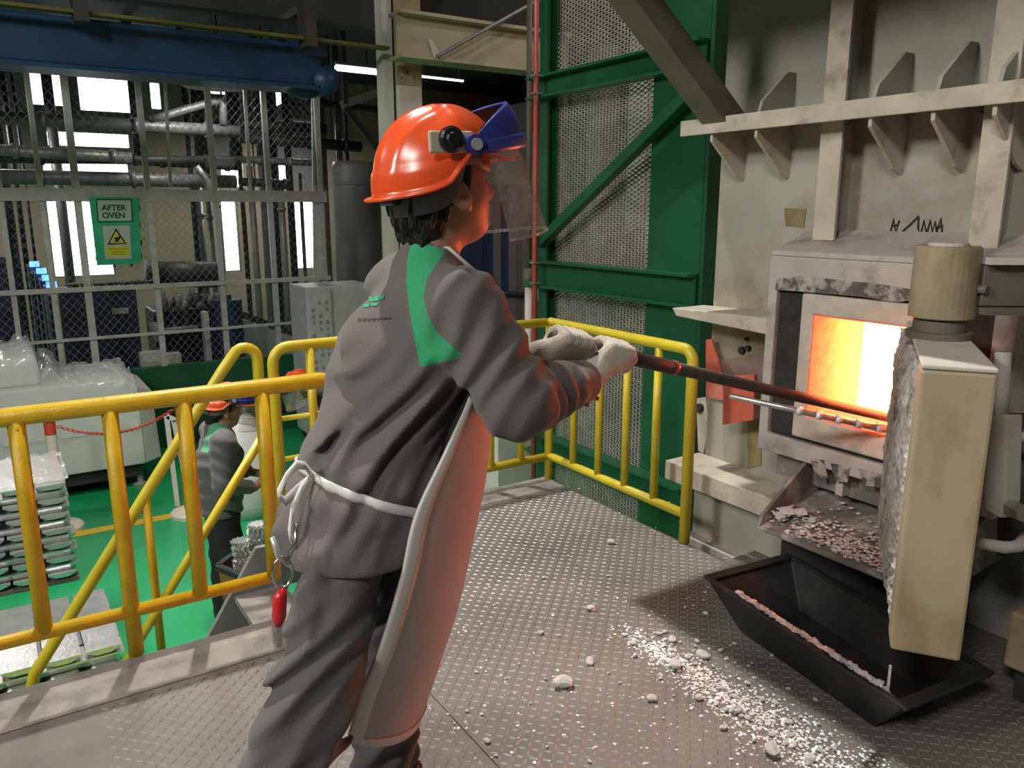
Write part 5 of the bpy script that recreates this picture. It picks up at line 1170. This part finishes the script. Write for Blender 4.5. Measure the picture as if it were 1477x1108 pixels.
def trouser_fn(P):
    Y = (1, 1.25, 1); d = cone(P, (.600, YC, .80), (.612, YC, .84), .108, .100, Y, (0, YC, 0))
    for s in 'RL':
        h, k_, a = [Vector(J[q+s]) for q in 'hka']; h = h+Vector((-.01, 0, .0))
        u = cone(P, h, k_, .080, .092); f = cone(P, k_, a, .091, .076)
        dk = (k_-h).normalized(); t1 = (P[0]-k_.x)*dk.x+(P[1]-k_.y)*dk.y+(P[2]-k_.z)*dk.z
        g = smin(u, f, .03)
        g = g+.019*np.exp(-((t1-.02)/.20)**2)*(np.sqrt(np.sin(P[2]*39-P[0]*36+P[1]*16+.9*np.sin(P[2]*13+P[1]*12))**2+.04)-.66)+.006*np.sin(P[2]*62-P[0]*50+P[1]*44+1.4*np.sin(P[2]*26+P[1]*20))
        g = g+.005*np.exp(-((P[2]-.26)/.13)**2)*np.sin(P[2]*95+P[0]*35+P[1]*18+1.0*np.sin(P[0]*30))
        d = smin(d, g, .022)
    d = smax(d, plane(P, (0, 0, .045), (0, 0, -1)), .01); d = smax(d, plane(P, (0, 0, .83), (0, 0, 1)), .01)
    return d
lo, hi = bounds(J, ('pel', 'hR', 'hL', 'kR', 'kL', 'aR', 'aL'), .16); lo[2] = .03; hi[2] = .95
me, V = nets(trouser_fn, lo, hi, .0068, 'trousers'); tr = put('trousers', me, 'trouser', wk, smooth='keep')
# back pocket welt on the trousers and a cloth flap
def shoe(root, a, yaw, m='rubber'):
    a = Vector(a); R = frame(yaw); c0 = Vector((a.x, a.y, 0))
    def fn(P):
        Q = tolocal(P, R, c0); d = cone(Q, (-.03, 0, .045), (.14, 0, .038), .044, .040, (1, .95, 1)); d = smin(d, cone(Q, (-.02, 0, .05), (-.015, 0, .12), .045, .046), .03); d = smax(d, plane(Q, (0, 0, .003), (0, 0, -1)), .004); return d
    me, V = nets(fn, c0-Vector((.25, .25, .01)), c0+Vector((.25, .25, .2)), .007, 'boot'); put('boot', me, m, root, smooth='keep')
shoe(wk, J['aR'], math.radians(-6)); shoe(wk, J['aL'], math.radians(40))

# apron: sheet hanging in front, bound with white tape
AK = [(-.18, .872, 1.480, 1.300, .930, 1.575, 1.310), (0, .825, 1.400, 1.150, .945, 1.580, 1.200), (.2, .735, 1.362, 1.02, .950, 1.590, 1.05), (.35, .650, 1.348, .89, .945, 1.600, .90), (.5, .620, 1.360, .76, .918, 1.610, .75), (.7, .590, 1.405, .60, .880, 1.625, .54), (.85, .562, 1.450, .475, .838, 1.640, .385), (1, .535, 1.480, .350, .785, 1.650, .225)]
def apr(u, v):
    for k in range(len(AK)-1):
        if v <= AK[k+1][0] or k == len(AK)-2: break
    a, b = AK[k], AK[k+1]; t = (v-a[0])/(b[0]-a[0])
    def cub(i):
        p0 = AK[max(k-1, 0)][i]; p1, p2 = a[i], b[i]; p3 = AK[min(k+2, len(AK)-1)][i]
        return .5*(2*p1+(p2-p0)*t+(2*p0-5*p1+4*p2-p3)*t*t+(3*p1-p0-3*p2+p3)*t**3)
    rx, ry, rz, fx_, fy_, fz = [cub(i) for i in range(1, 7)]
    ly = 2*fy_-ry; an = u*math.pi/2; c_, s = abs(math.cos(an))**1.2, math.sin(an); mx = rx; my = (ry+ly)/2
    x = mx+(fx_-mx)*c_; y = my+(ly-ry)/2*(abs(s)**1.15)*(1 if s > 0 else -1); z = fz+(rz-fz)*(abs(u)**2.2)
    x += .006*math.sin(y*38+z*9)*max(0, v)*c_
    return Vector((x, y, z))
gr = [[apr(-1+2*i/60, -.18+1.18*j/70) for i in range(61)] for j in range(71)]
ap = MB().sheet(gr).build('apron', 'apron', wk, smooth=True, solid=.003)
def anrm(u, v): e = .004; a = apr(u+e, v)-apr(u-e, v); b = apr(u, v+e)-apr(u, v-e); n = b.cross(a); n.normalize(); return n
cenA = Vector((.7, 1.6, .75))
def off(u, v, d=.004):
    p = apr(u, v); n = anrm(max(-.995, min(.995, u)), max(-.17, min(.995, v))); 
    if n.dot(p-Vector((.66, 1.6, p.z))) < 0: n = -n
    return p+n*d
for sgn in (-1, 1):
    gr = []
    for j in range(71):
        v = -.18+1.18*j/70; row = []
        for i in range(4):
            u = sgn*(1-.11*i/3) if v > -.02 else sgn*(1-.10*i/3); row.append(off(u, v))
        gr.append(row)
    MB().sheet(gr).build('apron_binding', 'aprontrim', ap, smooth=True, solid=.002)
gr = [[off(-1+2*i/60, 1-.032*j/3) for i in range(61)] for j in range(4)]
MB().sheet(gr).build('apron_binding', 'aprontrim', ap, smooth=True, solid=.002)
# waist string on the jacket, and its bow at the back
def ring_pt(th, dz=0):
    c0 = Vector((.63, YC, .892)); d = Vector((math.cos(th), math.sin(th), -.41*math.cos(th)))
    t = .30
    while t > .05:
        p = c0+d*t
        if float(jacket_fn(tuple(np.array([q], np.float32) for q in p))[0]) < .002: break
        t -= .003
    return c0+d*(t+.004)+Vector((0, 0, dz))
th = [math.radians(a) for a in range(56, 306, 5)]
base = [ring_pt(t) for t in th]
gr = [[p+Vector((0, 0, dz)) for p in base] for dz in (-.011, 0, .011)]
MB().sheet(gr).build('waist_string', 'aprontrim', ap, smooth=True, solid=.003)
bk = ring_pt(math.radians(192))
def ribbon(path, w, name):
    path = [Vector(p) for p in path]; side = Vector((0, .35, .9)).normalized()*w
    MB().sheet([[p-side for p in path], [p for p in path], [p+side for p in path]]).build(name, 'aprontrim', ap, smooth=True, solid=.003)
ribbon([bk+Vector(q) for q in ((0, 0, 0), (-.020, -.012, .030), (-.040, -.025, .040), (-.065, -.03, .020), (-.085, -.035, -.010), (-.07, -.03, -.03), (-.035, -.015, -.012), (0, 0, 0))], .009, 'bow_loop')
ribbon([bk+Vector(q) for q in ((0, 0, 0), (-.03, -.02, -.012), (-.06, -.035, -.05), (-.068, -.035, -.10), (-.052, -.03, -.14))], .010, 'string_tail')
# neck strap
MB().tube([(.915, 1.51, 1.30), (.872, 1.492, 1.352), (.815, 1.492, 1.398), (.762, YC, 1.412), (.815, 1.628, 1.398), (.872, 1.63, 1.352), (.915, 1.61, 1.30)], .0045, 8).build('neck_strap', 'aprontrim', ap, smooth=True)
# gloves on the rod
ux = Vector((0, 0, 1)); e2v = rd.cross(Vector((0, -1, 0))).normalized()
def hand(H, wrist, name):
    w = Vector(wrist)-H; e1 = Vector((0, -.72, .62)); e1 = (e1-rd*e1.dot(rd)).normalized(); e2_ = rd.cross(e1)
    return e1, e2_
wR, wL = Vector(J['wR']), Vector(J['wL'])
e1, e2_ = hand(HR, wR, 'r'); grip(wk, HR, rd, e1, e2_*(1 if e2_.dot(Vector((0, 1, 0))) > 0 else -1), .018, wR+(wR-HR)*.05, -1)
e1, e2_ = hand(HL, wL, 'l'); grip(wk, HL, rd, e1, e2_*(1 if e2_.dot(Vector((0, 1, 0))) > 0 else -1), .018, wL, -1)
# bare wrists come from the body mesh; jacket cuffs with buttons
cf = wR-(wR-Vector(J['eR'])).normalized()*.035
for k in range(2): p = cf+Vector((.01-.03*k, -.048, -.030-.01*k)); MB().tube([p, p+Vector((.001, -.004, -.001))], .005, 10).build('cuff_button', 'redpipe', jk)
# key clip and red knife hanging from the belt
kc = thing('folding_knife', 'red handled knife hanging from a chrome clip at the worker\'s hip', 'knife', (.40, 1.40, .74))
kp = ony(409, 848, 1.36)
ring_ = [kp+Vector((.018*math.cos(a), .0, .030*math.sin(a)+.030)) for a in [2*math.pi*i/16 for i in range(17)]]
MB().tube(ring_, .003, 6, False).build('clip_ring', 'chrome', kc, smooth=True)
MB().tube([kp+Vector((.012, 0, .055)), kp+Vector((.028, .0, .085)), kp+Vector((.034, .01, .115))], .004, 6).build('clip_hook', 'chrome', kc, smooth=True)
MB().tube([kp, kp+Vector((-.008, 0, -.018)), kp+Vector((-.012, 0, -.055)), kp+Vector((-.014, 0, -.072))], [.006, .013, .013, .007], 12).build('knife_handle', 'knifered', kc, smooth=True)
MB().bar(kp+Vector((-.014, 0, -.07)), kp+Vector((-.014, 0, -.115)), .003, .010, up=(1, 0, 0)).build('blade', 'chrome', kc)
MB().tube([kp+Vector((.014, 0, .045)), kp+Vector((-.006, 0, .062)), kp+Vector((-.012, .006, .10))], .005, 6).build('cord', 'bolt', kc, smooth=True)
# the stirring rod
rt = thing('stirring_rod', 'long dark steel rod held in both hands and pushed into the opening', 'rod', ROD0)
MB().tube([ROD0-rd*.001, ROD0+rd*.42, ROD0+rd*.425], [.0185, .0185, .016], 14).build('grip_tube', 'rod', rt, smooth=True)
MB().tube([ROD0+rd*.424, ROD1+rd*.13], .0165, 14).build('rod_shaft', 'rod', rt, smooth=True)
MB().tube([ROD0+rd*.418, ROD0+rd*.432], .0195, 14).build('weld_ring', 'redpipe', rt, smooth=True)
l0, l1 = onx(1052, 571, 2.16), onx(1284, 621, 2.585); ld_ = (l1-l0).normalized()
rt2 = thing('skimmer_rod', 'bright silvery rod lying under the dark rod across the furnace mouth', 'rod', l0)
MB().tube([l0, l1], [.010, .014], 12).build('rod_shaft', 'silver', rt2, smooth=True)
for k in range(5): p = l1-ld_*(.05+.07*k); MB().tube([p, p+ld_*.02], .0165, 10).build('metal_bead', 'drossdark', rt2, smooth=True)

# ------------------------------------------------------------------ two more workers on the hall floor
def simple_person(label, J, yaw, hp, h, tmat='navytr'):
    R = frame(yaw, hp); lo, hi = bounds(J, J.keys(), .16); lo[2] = GZ+.03
    me, V = nets(body_fn(J, R, J['hd']), lo, hi, .013, 'person'); root = put('person', me, 'skin', None, smooth='keep', label=label, cat='person')
    c0 = Vector(J['hd']); me, V = nets(lambda P: hair_sdf(tolocal(P, R, J['hd'])), c0-Vector((.17,)*3), c0+Vector((.17,)*3), .008, 'hair', 0); put('hair', me, 'hair', root, smooth='keep')
    helmet(root, R, c0+R @ Vector((0, 0, .040)))
    Rb = frame(yaw)
    def jf(P):
        pel, che, nek = J['pel'], J['che'], J['nek']; Q = tolocal(P, Rb, pel); lp = lambda p: tuple(np.array(Rb).T @ (np.array(tuple(p))-np.array(tuple(pel))))
        Y = (1, 1.38, 1); d = cone(Q, (0, 0, -.06), lp(che), .138, .142, Y, (0, 0, 0)); d = smin(d, cone(Q, lp(che), lp(nek), .135, .075, Y, (0, 0, 0)), .05)
        d = smin(d, cone(P, J['sR'], J['sL'], .078, .078), .05)
        d = d+.006*np.sin(P[2]*60+P[0]*30+P[1]*20)
        d = smax(d, plane(Q, (0, 0, -.09), (0, 0, -1)), .01)
        for s in 'RL':
            e, w = Vector(J['e'+s]), Vector(J['w'+s]); dw = (w-e).normalized(); f = cone(P, e, w, .062, .046); f = smax(f, plane(P, w-dw*.02, dw), .006); u = cone(P, J['s'+s], e, .078, .064)
            d = smin(d, smin(u, f, .02)+.003*np.sin(P[2]*70+P[0]*40), .03)
        return d
    lo, hi = bounds(J, ('pel', 'nek', 'sR', 'sL', 'eR', 'eL', 'wR', 'wL'), .2); me, V = nets(jf, lo, hi, .012, 'jacket')
    zs = J['sR'][2]; set_attr(me, 'panel', np.minimum(np.minimum(V[:, 2]-(zs-.06), .045-np.abs(V[:, 1]-J['sR'][1]-.085)), .2)*.5); put('jacket', me, 'jacket2', root, smooth='keep')
    def tf(P):
        d = cone(P, J['pel'], Vector(J['pel'])+Vector((0, 0, .06)), .125, .12, (1.1, 1.1, 1), J['pel'])
        for s in 'RL': d = smin(d, smin(cone(P, J['h'+s], J['k'+s], .098, .080), cone(P, J['k'+s], J['a'+s], .078, .070), .02)+.004*np.sin(P[2]*40+P[0]*30), .03)
        return smax(d, plane(P, (0, 0, GZ+.05), (0, 0, -1)), .01)
    lo, hi = bounds(J, ('pel', 'hR', 'hL', 'kR', 'kL', 'aR', 'aL'), .17); lo[2] = GZ+.03; me, V = nets(tf, lo, hi, .013, 'trousers'); put('trousers', me, tmat, root, smooth='keep')
    for s in 'RL':
        a = Vector(J['a'+s]); Rr = frame(yaw)
        MB().hexa([Vector((a.x, a.y, GZ+.002))+Rr @ Vector(q) for q in ((-.07, -.045, 0), (.18, -.045, 0), (.18, .045, 0), (-.07, .045, 0), (-.06, -.04, .11), (.16, -.035, .05), (.16, .035, .05), (-.06, .04, .11))]).build('boot', 'rubber', root, .02)
    return root
def pose(x, y, yaw, ht, arms, bend=0.0):
    R = frame(yaw); B = Vector((x, y, GZ)); s = ht/1.70; f = lambda a, b, c_: B+R @ Vector((a*s, b*s, c_*s))
    J = dict(pel=f(0, 0, .93), che=f(.02+bend*.25, 0, 1.22-bend*.12), nek=f(.03+bend*.52, 0, 1.42-bend*.32), hd=f(.075+bend*.72, 0, 1.565-bend*.42), sR=f(.02+bend*.45, -.185, 1.37-bend*.3), sL=f(.02+bend*.45, .185, 1.37-bend*.3),
             hR=f(0, -.09, .90), hL=f(0, .09, .90), kR=f(.03, -.10, .49), kL=f(.0, .10, .49), aR=f(.0, -.11, .09), aL=f(-.02, .10, .09))
    for k, v in arms.items(): J[k] = f(*v)
    return J
J2 = pose(1.10, 5.20, math.radians(-2), 1.60, dict(eR=(-.02, -.25, 1.10), wR=(.20, -.17, 1.02), mR=(.27, -.13, 1.04), eL=(.06, .24, 1.10), wL=(.24, .05, 1.06), mL=(.29, -.02, 1.06)))
p2_ = simple_person('man in grey jacket and orange helmet looking at a phone by the stair', J2, math.radians(-4), math.radians(-12), 1.66)
pm = Vector(J2['mR'])+Vector((.045, .02, .025)); phn = thing('smartphone', 'smartphone held by the man by the stair', 'phone', pm)
Rp = frame(math.radians(-10), math.radians(25))
MB().hexa([pm+Rp @ Vector(q) for q in ((-.07, -.037, -.004), (.07, -.037, -.004), (.07, .037, -.004), (-.07, .037, -.004), (-.07, -.037, .004), (.07, -.037, .004), (.07, .037, .004), (-.07, .037, .004))]).build('phone_body', 'blackpl', phn, .003)
MB().add([pm+Rp @ Vector(q) for q in ((-.064, -.033, .0045), (.064, -.033, .0045), (.064, .033, .0045), (-.064, .033, .0045))], [(0, 1, 2, 3)]).build('screen', 'phone', phn)
q3 = ony(452, 602, 7.2)
J3 = pose(q3.x+.62, 7.2+.1, math.radians(185), 1.60, dict(eR=(.40, -.24, .80), wR=(.58, -.15, .62), mR=(.64, -.13, .60), eL=(.40, .24, .80), wL=(.58, .15, .62), mL=(.64, .13, .60)), bend=.95)
simple_person('stooping person in orange helmet mostly hidden behind the worker', J3, math.radians(185), math.radians(-30), 1.6)
